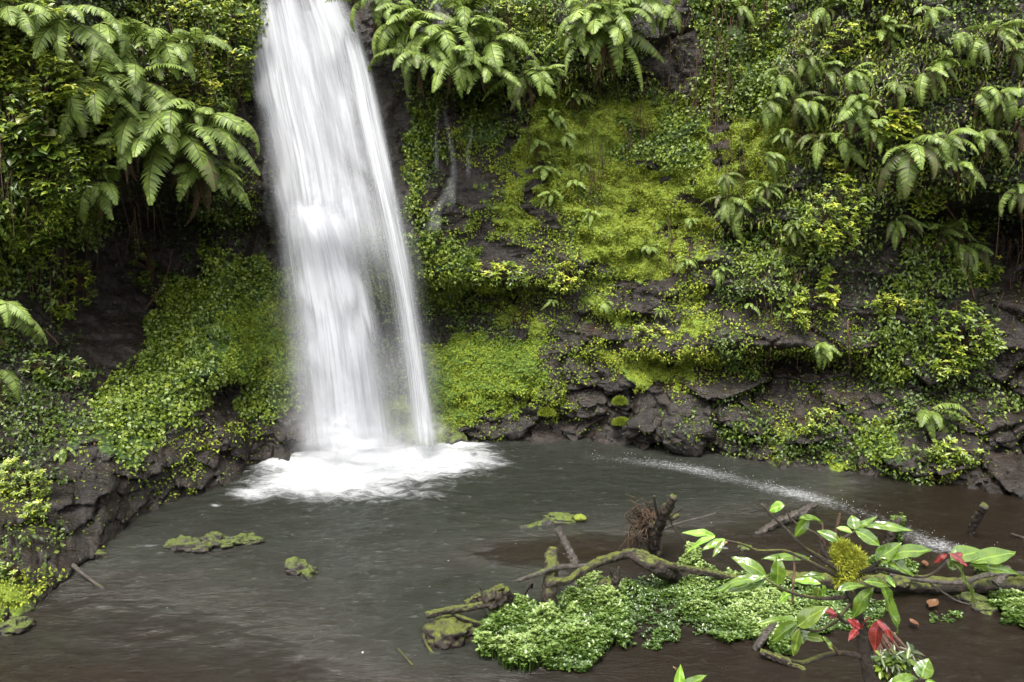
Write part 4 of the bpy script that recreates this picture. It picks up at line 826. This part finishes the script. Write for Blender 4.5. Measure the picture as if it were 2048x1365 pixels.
for q, (x0, y0, x1, y1, w, kk) in enumerate(LV):
    Y0_ = nearest_depth(x0, y0); a = atY(*zp(x0, y0), Y0_); dd_ = rr_.uniform(-.02, .035); b = atY(*zp(x1, y1), Y0_-dd_)
    L = np.linalg.norm(b-a); Wd = w/2.926/F*Y0_*1.0
    V, Fq = broadleaf(L*1.08, Wd*1.05, .16+.22*rr_.random(), .26, 15, 7, .06, q)
    me = mesh('leaf', V, Fq, ML[kk], attrs={'v': np.full(len(V), rr_.random())}, link=False)
    o = bpy.data.objects.new('leaf', me); C.objects.link(o); o.parent = NS
    xd = Vector(b-a).normalized(); view = (Vector((0, 0, H))-Vector(a)).normalized(); up = (view*.75+Vector((0, 0, 1))*.85+Vector(rr_.normal(size=3))*.22).normalized()
    yd = up.cross(xd).normalized(); zd = xd.cross(yd)
    o.matrix_basis = Matrix.Translation(Vector(a)-NS.location) @ Matrix((xd, yd, zd)).transposed().to_4x4()
    if kk == 'r' : o['label'] = 'glossy red young leaf'
# the moss sleeve round its top
ctr = [atY(*zp(x, y), 2.03) for x, y in [(985, 580), (975, 640), (1000, 700), (1060, 690), (1055, 640), (1010, 620), (1010, 760), (975, 760)]]
Pm, Tm = [], []
for c_, n_, r_ in zip(ctr, [900, 900, 900, 700, 600, 900, 500, 300], [.018, .026, .029, .024, .026, .022, .018, .014]):
    U = unit(n_); Pm.append(c_+U*r_*(.4+.6*rng.random((n_, 1)))*[1, 1, 1.15]); Tm.append(U*.8+unit(n_)*.6+[0, 0, .15])
Pm = np.concatenate(Pm); Tm = np.concatenate(Tm); n = len(Pm); V, Fc, v = leafcloud(Pm, unit(n), Tm, .014*(.6+rng.random(n)), .003*(.7+.6*rng.random(n)), .93+.12*rng.normal(size=n))
mesh('moss', local(V, NS), Fc, M['moss'], NS, {'v': v}, smooth=False)

# ------------------------------------------------------------------ shrubs and creepers on the cliff
def shrub(px, py, rx, ry, nt_, lf, hue, label, out=.25, nl=7, lw=.42, name='shrub', Yd=None, group=None, dep=.5, spread=.8):
    """twigs spread over an ellipse rx x ry pixels, each ending in a rosette of leaves"""
    hue -= .02+.25*max(0, hue-.7)
    if Yd is None: p, nn = onwall(px, py); p = atY(px, py, p[1]-out)
    else: p = atY(px, py, Yd); nn = np.array([0, -1, .2])
    s_ = p[1]/F; RX, RZ = rx*s_, ry*s_; RY = (RX+RZ)*.5*dep
    root = p+np.array([0, RY*.9+.1, -RZ*.55]); o = empty(name, root, label=label, cat='shrub' if name == 'shrub' else 'plant', group=group)
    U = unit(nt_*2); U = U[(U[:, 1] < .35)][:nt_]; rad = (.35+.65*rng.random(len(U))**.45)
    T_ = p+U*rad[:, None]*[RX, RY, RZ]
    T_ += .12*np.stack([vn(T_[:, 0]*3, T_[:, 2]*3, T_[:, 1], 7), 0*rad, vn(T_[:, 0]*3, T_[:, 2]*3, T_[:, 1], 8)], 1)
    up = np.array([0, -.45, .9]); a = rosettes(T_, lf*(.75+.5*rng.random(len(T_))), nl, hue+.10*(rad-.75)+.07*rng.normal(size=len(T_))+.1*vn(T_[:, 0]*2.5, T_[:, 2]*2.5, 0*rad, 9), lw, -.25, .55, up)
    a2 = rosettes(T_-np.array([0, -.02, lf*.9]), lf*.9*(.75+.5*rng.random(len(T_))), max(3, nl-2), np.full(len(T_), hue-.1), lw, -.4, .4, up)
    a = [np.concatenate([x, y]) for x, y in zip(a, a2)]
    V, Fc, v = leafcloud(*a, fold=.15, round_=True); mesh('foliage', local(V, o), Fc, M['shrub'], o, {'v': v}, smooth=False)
    mb = MB()
    for k in range(min(len(T_), 40)):
        mid = (root+T_[k])/2+np.array([0, .05, .05]); add_tube(mb, smooth_path([root, mid, T_[k]], 7), np.linspace(.012, .004, 7), 4, cap=False)
    mb.build('stems', M['twig'], o)
    return o
SH = [(45, 60, 95, 80, 80, .10, .66, 'leafy shrub filling the top left corner'), (60, 150, 90, 60, 70, .10, .70, 'bright leafy shrub below the top left corner, left of the tree ferns'), (30, 230, 70, 70, 60, .10, .5, 'darker leafy shrub at the left edge above the round-leaved plant'),
      (130, 165, 60, 45, 45, .10, .76, 'yellow-tipped spray of leaves overlapping the left tree fern'), (75, 335, 100, 60, 100, .10, .6, 'wide leafy shrub below the round-leaved plant'), (180, 300, 70, 36, 60, .10, .68, 'leafy branch reaching right under the tree ferns'),
      (60, 420, 90, 60, 100, .095, .64, 'dense leafy shrub at mid height on the left edge'), (50, 490, 80, 45, 60, .09, .6, 'lower leafy shrub just above the left-edge fern'), (160, 225, 50, 20, 22, .10, .74, 'small light sprig between the left shrubs and ferns'),
      (375, 165, 62, 48, 75, .085, .88, 'yellow-green shrub between the tree ferns and the waterfall'), (335, 25, 80, 30, 55, .08, .74, 'light shrub along the top edge left of the waterfall'), (455, 40, 55, 50, 70, .09, .62, 'hanging leafy shrub at the top beside the waterfall'),
      (445, 120, 60, 45, 60, .10, .56, 'broad-leaved green creeper beside the waterfall, under the hanging shrub'), (470, 170, 40, 34, 40, .09, .58, 'small green shrub touching the left edge of the waterfall'), (150, 560, 45, 45, 36, .08, .62, 'thin shrub right of the left-edge fern'),
      (120, 610, 36, 30, 24, .08, .7, 'small yellowish sprays beside the left-edge fern'), (290, 520, 28, 60, 34, .07, .55, 'narrow creeper hanging in the dark hollow'), (95, 740, 80, 30, 46, .09, .46, 'dim creeper on the shaded ledge at the left'),
      (1805, 250, 52, 34, 26, .13, .78, 'rosette shrub with pale glossy leaves on the right cliff'), (1675, 425, 70, 75, 120, .075, .70, 'rounded bush with small yellow-green leaves on the right brow'), (1620, 470, 40, 60, 50, .07, .6, 'darker bush hugging the left side of the yellow-green bush'),
      (1690, 335, 34, 30, 30, .075, .84, 'yellow-leaved sprig above the rounded bush'), (1860, 400, 46, 30, 34, .09, .74, 'light leafy branch over the dark hollow on the right'), (1945, 445, 50, 60, 44, .08, .55, 'leafy shrub right of the dark hollow branch'),
      (1950, 545, 58, 46, 60, .095, .62, 'upper of two green shrubs stacked on the right cliff'), (1945, 665, 60, 66, 90, .095, .60, 'lower and larger of two green shrubs stacked on the right cliff'), (1900, 730, 44, 22, 24, .08, .7, 'yellow-green sprays beneath the stacked shrubs'),
      (1600, 620, 26, 50, 34, .075, .72, 'upright creeper with light leaves under the brow'), (1665, 590, 24, 60, 20, .12, .68, 'hanging stem of large heart-shaped leaves under the brow'), (1790, 605, 60, 26, 34, .07, .72, 'yellowish sprays on the dark strata right of the heart-leaved stem'),
      (1900, 905, 60, 26, 40, .085, .62, 'low plant with pale leaf rosettes at the right shore'), (1640, 840, 46, 30, 50, .06, .62, 'small cushion of weeds above the right shore blocks'), (1130, 560, 40, 30, 44, .07, .78, 'yellow-green tuft right of the mossy overhang'),
      (1010, 545, 60, 24, 36, .10, .62, 'fringe of larger leaves along the lip of the ivy overhang'), (1300, 660, 46, 20, 34, .06, .75, 'yellow-green fringe on the ledge above the dark blocks'), (960, 30, 46, 20, 30, .08, .5, 'leafy spray among the top centre ferns'),
      (800, 20, 40, 30, 34, .08, .6, 'leafy spray at the top right of the waterfall'), (1020, 40, 34, 60, 44, .07, .68, 'green shrub between the two fern clusters at the top'), (1530, 55, 40, 36, 26, .08, .7, 'light sprig high on the right cliff'), (1700, 80, 60, 40, 34, .09, .66, 'scattered light leaves near the top of the right cliff')]
for q in SH: shrub(*q)
shrub(55, 275, 48, 34, 16, .2, .56, 'plant with large round leaves at the left edge', nl=6, lw=.9, name='round_leaved_plant')
shrub(38, 965, 66, 44, 130, .055, .60, 'pale bright herb clump on the left bank', nl=9, lw=.4, out=.3, name='herb')
shrub(70, 1025, 46, 22, 26, .06, .72, 'small herbs under the pale clump on the left bank', name='herb', out=.15)
shrub(20, 1150, 30, 40, 60, .04, .56, 'bright mossy herbs at the left edge beside the water', name='herb', out=.1)
# plant behind the near shrub
shrub(1775, 1318, 42, 36, 26, .034, .40, 'small plant with narrow pale-edged leaves at the foot of the near shrub', Yd=2.6, nl=9, lw=.36, name='whorled_plant')

# hanging roots: thin brown strands let down over the face
w = np.where(inb & (Z_ > 1.6) & (((PX > 1050) | (PX < 480)) & (PY < 640)), area, 0); w = w*sst(.0, .3, fbm(X*.9, Y*.9, Z_*.5, 3, 66))
q = rng.choice(w.size, 520, p=(w/w.sum()).ravel()); i, j = np.divmod(q, na_); P0 = SV[i, j]+SN[i, j]*.16+np.array([0, -.1, 0]); mb = MB()
for p in P0:
    L = rng.uniform(.25, 1.1); d = rng.normal(size=3)*[.05, .03, 0]
    add_tube(mb, smooth_path([p, p+d+[0, -.03, -L*.5], p+d*1.8+[0, 0, -L]], 6), np.linspace(.009, .004, 6)*rng.uniform(.6, 1.3), 3, cap=False, a=rng.uniform(0, .2))
M['root'] = leafmat('hanging_root', [(0, (.06, .035, .022)), (1, (.20, .14, .09))], .7, .2, .1)
tag(mb.build('hanging_roots', M['root']), 'thin brown roots dangling over the cliff', 'roots', kind='stuff')
for pts, lab in [([(1880, 400), (1905, 430), (1925, 480), (1935, 540), (1950, 600)], 'bare curved stem hanging beside the stacked shrubs on the right'), ([(1690, 250), (1694, 300), (1697, 345)], 'straight brown stem beneath the fern next to the glossy shrub'),
                 ([(1695, 640), (1697, 690), (1700, 740)], 'thin root hanging over the dark strata beside the heart-leaved stem'), ([(290, 620), (330, 560), (345, 500)], 'thin pale vine crossing the dark hollow on the left'), ([(90, 660), (105, 675), (118, 690)], 'short reddish stem by the left-edge fern')]:
    pp = smooth_path(np.array(pts, float), 16); W3 = [onwall(a, b)[0] for a, b in pp]; y0 = np.convolve(np.pad([v[1] for v in W3], 5, mode='edge'), np.ones(11)/11, 'valid')-.35
    mb = MB(); add_tube(mb, np.array([atY(a, b, yy) for (a, b), yy in zip(pp, y0)]), np.linspace(.018, .010, 16), 6, .3); c = np.mean(mb.V[0], 0); o = mb.build('vine', M['twig'], shift=c); o.location = [float(v) for v in c]; tag(o, lab, 'vine', 'bare stems and vines')

# ------------------------------------------------------------------ ferns
def frond_mesh(name, n, bend, wd, seed, droop=.35, e0=.5, dead=0., lean=0.):
    """one frond of unit length along +X arching down; n leaflet pairs"""
    g = np.random.default_rng(seed); m = 26; s_ = np.linspace(0, 1, m); ang = e0-bend*s_**1.1; lat = lean*s_
    dx = np.cos(ang); dz_ = np.sin(ang); X_ = np.r_[0, np.cumsum(dx[:-1])]/m; Zc = np.r_[0, np.cumsum(dz_[:-1])]/m; Yc = lat*s_*.5
    P = np.stack([X_, Yc, Zc], 1); mb = MB(); add_tube(mb, P, np.linspace(.010, .003, m), 4, cap=False, a=.28-.2*dead)
    t = .14+.86*(np.arange(n)+.5)/n; base = np.stack([np.interp(t, s_, P[:, k]) for k in range(3)], 1); tn = np.stack([np.interp(t, s_, dx), 0*t, np.interp(t, s_, dz_)], 1); nv = np.stack([-tn[:, 2], 0*t, tn[:, 0]], 1)
    w = wd*np.clip((t-.06)/.25, 0, 1)**.6*np.clip((1.02-t)/.72, 0, 1)**.62
    Ps, Ns, Ts, Ls, Ws, Vs = [], [], [], [], [], []
    for sd in (-1, 1):
        dr = droop*(.8+.4*g.random(n)); T = np.array([0, sd, 0])*1.+tn*(.28+.5*t[:, None]**2)-nv*dr[:, None]*.55+np.array([0, 0, -.12])
        T += .10*g.normal(size=(n, 3)); L = w*(.9+.2*g.random(n)); W = np.full(n, .86/n*1.15)*(.8+.4*g.random(n))
        # two pieces per leaflet so it curves over
        T1 = T/np.linalg.norm(T, axis=1)[:, None]
        mid = base+T1*L[:, None]*.5; T2 = T1-nv*(.35+dr[:, None]*.5); T2 /= np.linalg.norm(T2, axis=1)[:, None]
        S = np.cross(T1, nv); S /= np.linalg.norm(S, axis=1)[:, None]
        tip = mid+T2*L[:, None]*.5; V = np.stack([base-S*W[:, None]*.42, base+S*W[:, None]*.42, mid+S*W[:, None]*.46, mid-S*W[:, None]*.46, tip], 1).reshape(-1, 3)
        i = np.arange(n)[:, None]*5; v = np.repeat(.66-.55*dead+.1*g.normal(size=n)-.1*t, 5); k = mb.n
        mb.add(V, i+[0, 1, 2, 3], v); mb.T.append(i+[3, 2, 4]+k)
    V = np.concatenate(mb.V); return mesh(name, V, [np.concatenate(mb.Q), np.concatenate(mb.T)], M['fern'], attrs={'v': np.concatenate(mb.A)}, smooth=False, link=False)
FB_ = [frond_mesh('frond', 34, 1.5, .22, 1), frond_mesh('frond', 38, 1.9, .2, 2, lean=.3), frond_mesh('frond', 30, 1.2, .25, 3, lean=-.2), frond_mesh('frond', 36, 2.2, .21, 4, e0=.8), frond_mesh('frond', 32, 1.0, .2, 5, .5, .2, lean=.2)]
FD_ = [frond_mesh('dead_frond', 26, 1.2, .13, 11, 1.3, .0, 1.), frond_mesh('dead_frond', 24, 1.7, .14, 12, 1.5, .2, .85, .2)]
FS_ = [frond_mesh('frond', 16, 1.5, .24, 21), frond_mesh('frond', 15, 2.0, .26, 22, lean=.3), frond_mesh('frond', 17, 1.1, .2, 23, .5, .2, lean=-.3)]
FSD = [frond_mesh('dead_frond', 14, 1.6, .16, 24, 1.2, .1, .9)]
FO_ = [frond_mesh('frond', 32, 1.6, .21, 31, dead=.32), frond_mesh('frond', 30, 1.3, .24, 32, lean=.25, dead=.22), frond_mesh('frond', 36, 2.1, .18, 33, .7, .4, .42, -.2), frond_mesh('frond', 28, 1.1, .22, 34, .9, .3, .15, .3)]
FO_ += FB_[:2]
def crown_mesh():
    mb = MB(); P = smooth_path([[.0, .25, -.32], [0, .1, -.16], [0, 0, 0.02]], 8); add_tube(mb, P, np.linspace(.05, .04, 8), 8, .5); return mesh('crown', np.concatenate(mb.V), [np.concatenate(mb.Q), np.concatenate(mb.T)], M['fibre'], link=False)
CR = crown_mesh()
def fern(px, py, size, nf, label, old=.15, spread=1.0, dirn=0., dead=2, out=.3, small=False, group=None, Yd=None, el=(-.75, .35), name='fern', tint=0):
    """crown at (px,py); size = frond length in pixels; dirn turns the fan left (-) or right (+)"""
    if Yd is None: p, nn = onwall(px, py); p = atY(px, py, p[1]-out)
    else: p = atY(px, py, Yd)
    L = size/F*p[1]*1.3; root = empty(name, p, label=label, cat='fern', group=group)
    o = bpy.data.objects.new('crown', CR); C.objects.link(o); o.parent = root; o.scale = (L*.8,)*3
    for k in range(nf+dead):
        dd_ = k >= nf; me = (FSD if small else FD_)[rng.integers(1 if small else 2)] if dd_ else FS_[rng.integers(3)] if small else FO_[rng.integers(6)] if rng.random() < old else FB_[rng.integers(5)]
        o = bpy.data.objects.new(me.name.split('.')[0], me); C.objects.link(o); o.parent = root
        f = (k+.5)/nf*2-1 if not dd_ else rng.uniform(-.7, .7)
        azm = -math.pi/2+(f*1.25*spread+dirn*.8)+rng.normal()*.15; ele = rng.uniform(*el) if not dd_ else rng.uniform(-1.35, -.8)
        o.rotation_euler = (rng.normal()*.25, -ele+.0, azm); s_ = L*(rng.uniform(.75, 1.1) if not dd_ else rng.uniform(.6, .85)); o.scale = (s_, s_*rng.uniform(.9, 1.1), s_)
    return root
g1 = 'tree ferns left of the waterfall'
FE = [(30, 20, 90, 6, 'dim tree fern in the top left corner', .9, 0, 0), (130, 45, 100, 8, 'dark tree fern near the top left, behind the leafy shrubs', 1, 0, 1), (215, 70, 110, 8, 'upright tree fern in the upper left, its fronds splayed left and right', 1., .1, 1),
      (185, 165, 110, 8, 'light green tree fern at the left of the tree fern cluster', 1, 0, 1), (265, 165, 120, 9, 'large dark-rachised tree fern in the middle of the left cluster', .9, .5, 2), (285, 235, 110, 8, 'bright tree fern with drooping tongue-like fronds', .7, 0, 3),
      (345, 275, 130, 9, 'wide tree fern below the yellow-green shrub, fronds sweeping right', .9, .6, 3), (410, 245, 110, 8, 'tree fern nearest the waterfall, fronds pointing down to the right', .8, .7, 1), (330, 95, 90, 7, 'dusky fern under the top edge, behind the yellow-green shrub', 1, .3, 1), (390, 90, 70, 5, 'small grayish fern above the yellow-green shrub', .9, .4, 0),
      (395, 335, 105, 7, 'lowest tree fern of the left cluster, pointing right towards the waterfall', .7, .8, 3), (200, 370, 80, 6, 'faded fern with pale brownish fronds below the cluster', 1., -.1, 2), (250, 290, 70, 2, 'clump of dead brown fronds hanging under the cluster', .6, 0, 6)]
for q in FE: fern(q[0], q[1], q[2]*1.15, q[3]+3, q[4], spread=q[5], dirn=q[6], dead=q[7], group=g1, name='tree_fern', out=.55)
fern(-10, 610, 105, 9, 'big drooping tree fern at the left edge, half out of the picture', spread=1.1, dirn=.6, dead=2, Yd=10.2, name='tree_fern')
fern(-5, 740, 90, 4, 'fern with long hanging fronds low at the left edge', spread=.8, dirn=.5, dead=1, Yd=10.3, name='tree_fern', el=(-.9, -.3))
g2 = 'tree ferns at the top centre'
for q in [(755, 0, 75, 6, 'fern against the top right edge of the waterfall', .8, -.3, 1), (820, 45, 90, 8, 'pale fern right of the waterfall, at the left of the top cluster', .9, -.3, 1), (870, 70, 105, 10, 'largest pale fern of the top cluster, in its middle', .9, -.2, 1), (930, 30, 85, 8, 'fern of the top cluster leaning right near the picture top', .9, .3, 2),
          (850, 110, 85, 7, 'lower left fern of the top cluster', .9, -.4, 2), (905, 120, 75, 6, 'lower middle fern of the top cluster hanging over the trickle', .7, .2, 1), (985, 85, 80, 8, 'smaller pale fern right of the top cluster', .9, 0, 2), (970, 130, 70, 6, 'fern hanging below the smaller pale fern', .8, -.1, 2),
          (1045, 150, 75, 7, 'low fern between the two clusters, fronds spread sideways', 1.1, .1, 2), (1080, 150, 55, 4, 'small fern with fronds pointing right beside the low fern', .8, .6, 0), (1175, 35, 90, 8, 'fern at the left of the right-hand top cluster', .8, -.2, 1),
          (1215, 50, 105, 8, 'long-fronded fern hanging straight down at the top', .6, .1, 2), (1250, 5, 100, 5, 'narrow dangling fronds right of the straight-hanging fern', .5, .3, 1), (1160, 75, 60, 5, 'small fern under the left of the right-hand top cluster', .8, -.3, 0)]:
    fern(q[0], q[1], q[2]*1.12, q[3]+3, q[4], spread=q[5], dirn=q[6], dead=q[7], group=g2, name='tree_fern', out=.5)
g3 = 'ferns on the right cliff'
PLC = ['near the top edge', 'high on the cliff', 'above the rounded bush', 'beside the pale glossy shrub', 'over the dark hollow', 'along the olive hanging grass']
RF = [(1965, 75, 55, 'forked pair-like fern in the upper right corner area'), (1995, 60, 45, 'narrow fern next to the forked fern near the right edge'), (1920, 65, 40, 'small upright fern left of the forked fern'), (1880, 125, 55, 'lacy fern above the right-hand fern row'), (1705, 145, 50, 'rounded light fern high on the middle right cliff'),
      (1655, 140, 34, 'small pale fern left of the rounded light fern'), (1850, 140, 50, 'fern leaning left above the glossy shrub'), (1610, 115, 40, 'dull fern with pale tips, upper middle right'), (1560, 150, 45, 'gray-green fern left of the dull fern'), (1590, 200, 50, 'light fern in the row of three under the gray-green fern'),
      (1535, 205, 40, 'leftmost light fern in the row of three'), (1625, 205, 36, 'rightmost light fern in the row of three'), (1715, 210, 55, 'bright arching fern left of the glossy shrub'), (1640, 275, 50, 'fern below the row of three, beside the dark gap'), (1570, 265, 40, 'three-lobed fern on the moss edge'), (1535, 310, 42, 'gray fern low on the moss edge'),
      (1690, 280, 60, 'broad dim fern right above the yellow-leaved sprig'), (1820, 300, 75, 'long fern sweeping left under the glossy shrub'), (1895, 275, 55, 'single bright fern right of the long sweeping fern'), (1955, 185, 50, 'light fern over a brown dead frond at the right'), (2005, 185, 45, 'light fern close to the right edge, upper'),
      (2035, 245, 60, 'fern cut by the right edge below the upper ones'), (1975, 265, 60, 'dim broad fern with fine leaflets at the right'), (2040, 375, 60, 'pale fern at the right edge above the black hollow'), (1790, 440, 60, 'tan and green fern under the light leafy branch'), (1880, 465, 65, 'soft gray-green fern below the dark hollow'),
      (1925, 490, 50, 'fern just right of the soft gray-green fern'), (1480, 405, 60, 'dark drooping fern on the moss shelf'), (1455, 395, 40, 'small fern left of the dark drooping fern'), (1585, 455, 45, 'bright fern under the brow left of the rounded bush'), (1560, 500, 40, 'pale green pair of fronds under the brow'), (1530, 375, 40, 'fern between the shelf and the rounded bush'),
      (1450, 350, 40, 'small fern just above the moss shelf'), (1855, 825, 55, 'dark spreading fern low on the right shore'), (1640, 690, 40, 'lone pale frond hanging over the dark strata'), (1770, 60, 45, 'fern in the upper right thicket'), (1480, 20, 45, 'fern near the top of the bright mossy column'), (1340, 15, 40, 'small fern at the top of the bare dark rock'), (1790, 170, 45, 'hazy fern above the glossy shrub, left side'),
      (1640, 20, 40, 'fern at the top edge, right of the bright mossy column'), (1860, 20, 45, 'fern at the top edge, upper right thicket'), (2030, 100, 45, 'fern at the right edge near the top'), (1745, 255, 40, 'dim fern touching the left of the glossy shrub'), (1920, 330, 55, 'brownish fern above the black hollow')]
for a, b, s_, lab in RF: fern(a, b, s_*rng.uniform(1.0, 1.45), int(rng.integers(5, 11)), lab, old=rng.uniform(.3, 1.), spread=rng.uniform(.5, 1.), dirn=rng.uniform(-.9, .6), dead=int(rng.integers(1, 5)), small=False, group=g3, out=rng.uniform(.2, .4), el=(-1.1, .3))
for a, b, s_, lab in [(1075, 285, 32, 'small fern at the left edge of the yellow moss face'), (1090, 335, 34, 'small fern with three fronds below the first on the yellow moss'), (1135, 270, 36, 'small pale fern with a bent frond on the yellow moss'), (1165, 330, 30, 'small fern right of centre on the yellow moss'), (1150, 365, 34, 'grayish small fern low on the yellow moss'),
                      (1180, 425, 32, 'tiny fern with brown fronds under the yellow moss'), (1100, 385, 36, 'small fern above the mossy tongue'), (1110, 230, 44, 'narrow fern under the straight-hanging ferns'), (1150, 190, 36, 'wispy fern below the right-hand top cluster'), (1370, 520, 30, 'small dark fern on the mossy rock'), (1440, 540, 36, 'gray-green fern on the lower moss cushions'),
                      (1300, 495, 26, 'tiny fern on the wet ledge'), (1210, 605, 26, 'tiny pale fern beside the small overhang'), (1105, 600, 26, 'tiny frond at the edge of the ivy overhang'), (430, 650, 34, 'small fern on the shaded creeper left of the waterfall'), (235, 800, 45, 'bluish fern over the creeper on the left bank'), (130, 895, 42, 'small arching fern on the left bank'), (110, 600, 26, 'tiny round fern right of the left-edge fern'),
                      (1500, 610, 30, 'small fern on the right end of the moss'), (1320, 620, 24, 'tiny fern below the moss cushions'), (1380, 440, 28, 'small fern left of the moss shelf')]:
    fern(a, b, s_, int(rng.integers(4, 7)), lab, spread=.8, dirn=rng.uniform(-.3, .3), dead=1, small=True, group='small ferns on the moss and banks', out=.14, name='small_fern')
# ------------------------------------------------------------------ light
W = bpy.data.worlds.new('World'); bpy.context.scene.world = W; W.use_nodes = True
t = W.node_tree; sk = t.nodes.new('ShaderNodeTexSky'); sk.sky_type = 'NISHITA'; sk.sun_disc = False
EL, AZ = R(62), R(200)
sk.sun_elevation = EL; sk.sun_rotation = AZ; sk.air_density = 1; sk.dust_density = 4; sk.ozone_density = 1
bg = t.nodes['Background']; hs = t.nodes.new('ShaderNodeHueSaturation'); hs.inputs['Saturation'].default_value = .06; t.links.new(sk.outputs[0], hs.inputs['Color']); t.links.new(hs.outputs[0], bg.inputs[0]); bg.inputs[1].default_value = .15
sl = bpy.data.lights.new('sun', 'SUN'); sl.energy = 1.35; sl.angle = R(16); sl.color = (1, .93, .82)
so = bpy.data.objects.new('sun', sl); C.objects.link(so)
dv = Vector((math.sin(AZ)*math.cos(EL), math.cos(AZ)*math.cos(EL), math.sin(EL)))
so.rotation_euler = dv.to_track_quat('Z', 'Y').to_euler()
S = bpy.context.scene
S.view_settings.view_transform = 'Standard'; S.view_settings.look = 'None'; S.view_settings.exposure = 1.9; S.view_settings.gamma = 1
S.cycles.use_denoising = True; S.cycles.max_bounces = 8; S.cycles.transparent_max_bounces = 32
S.cycles.diffuse_bounces = 3; S.cycles.glossy_bounces = 3; S.cycles.transmission_bounces = 4; S.cycles.sample_clamp_indirect = 4
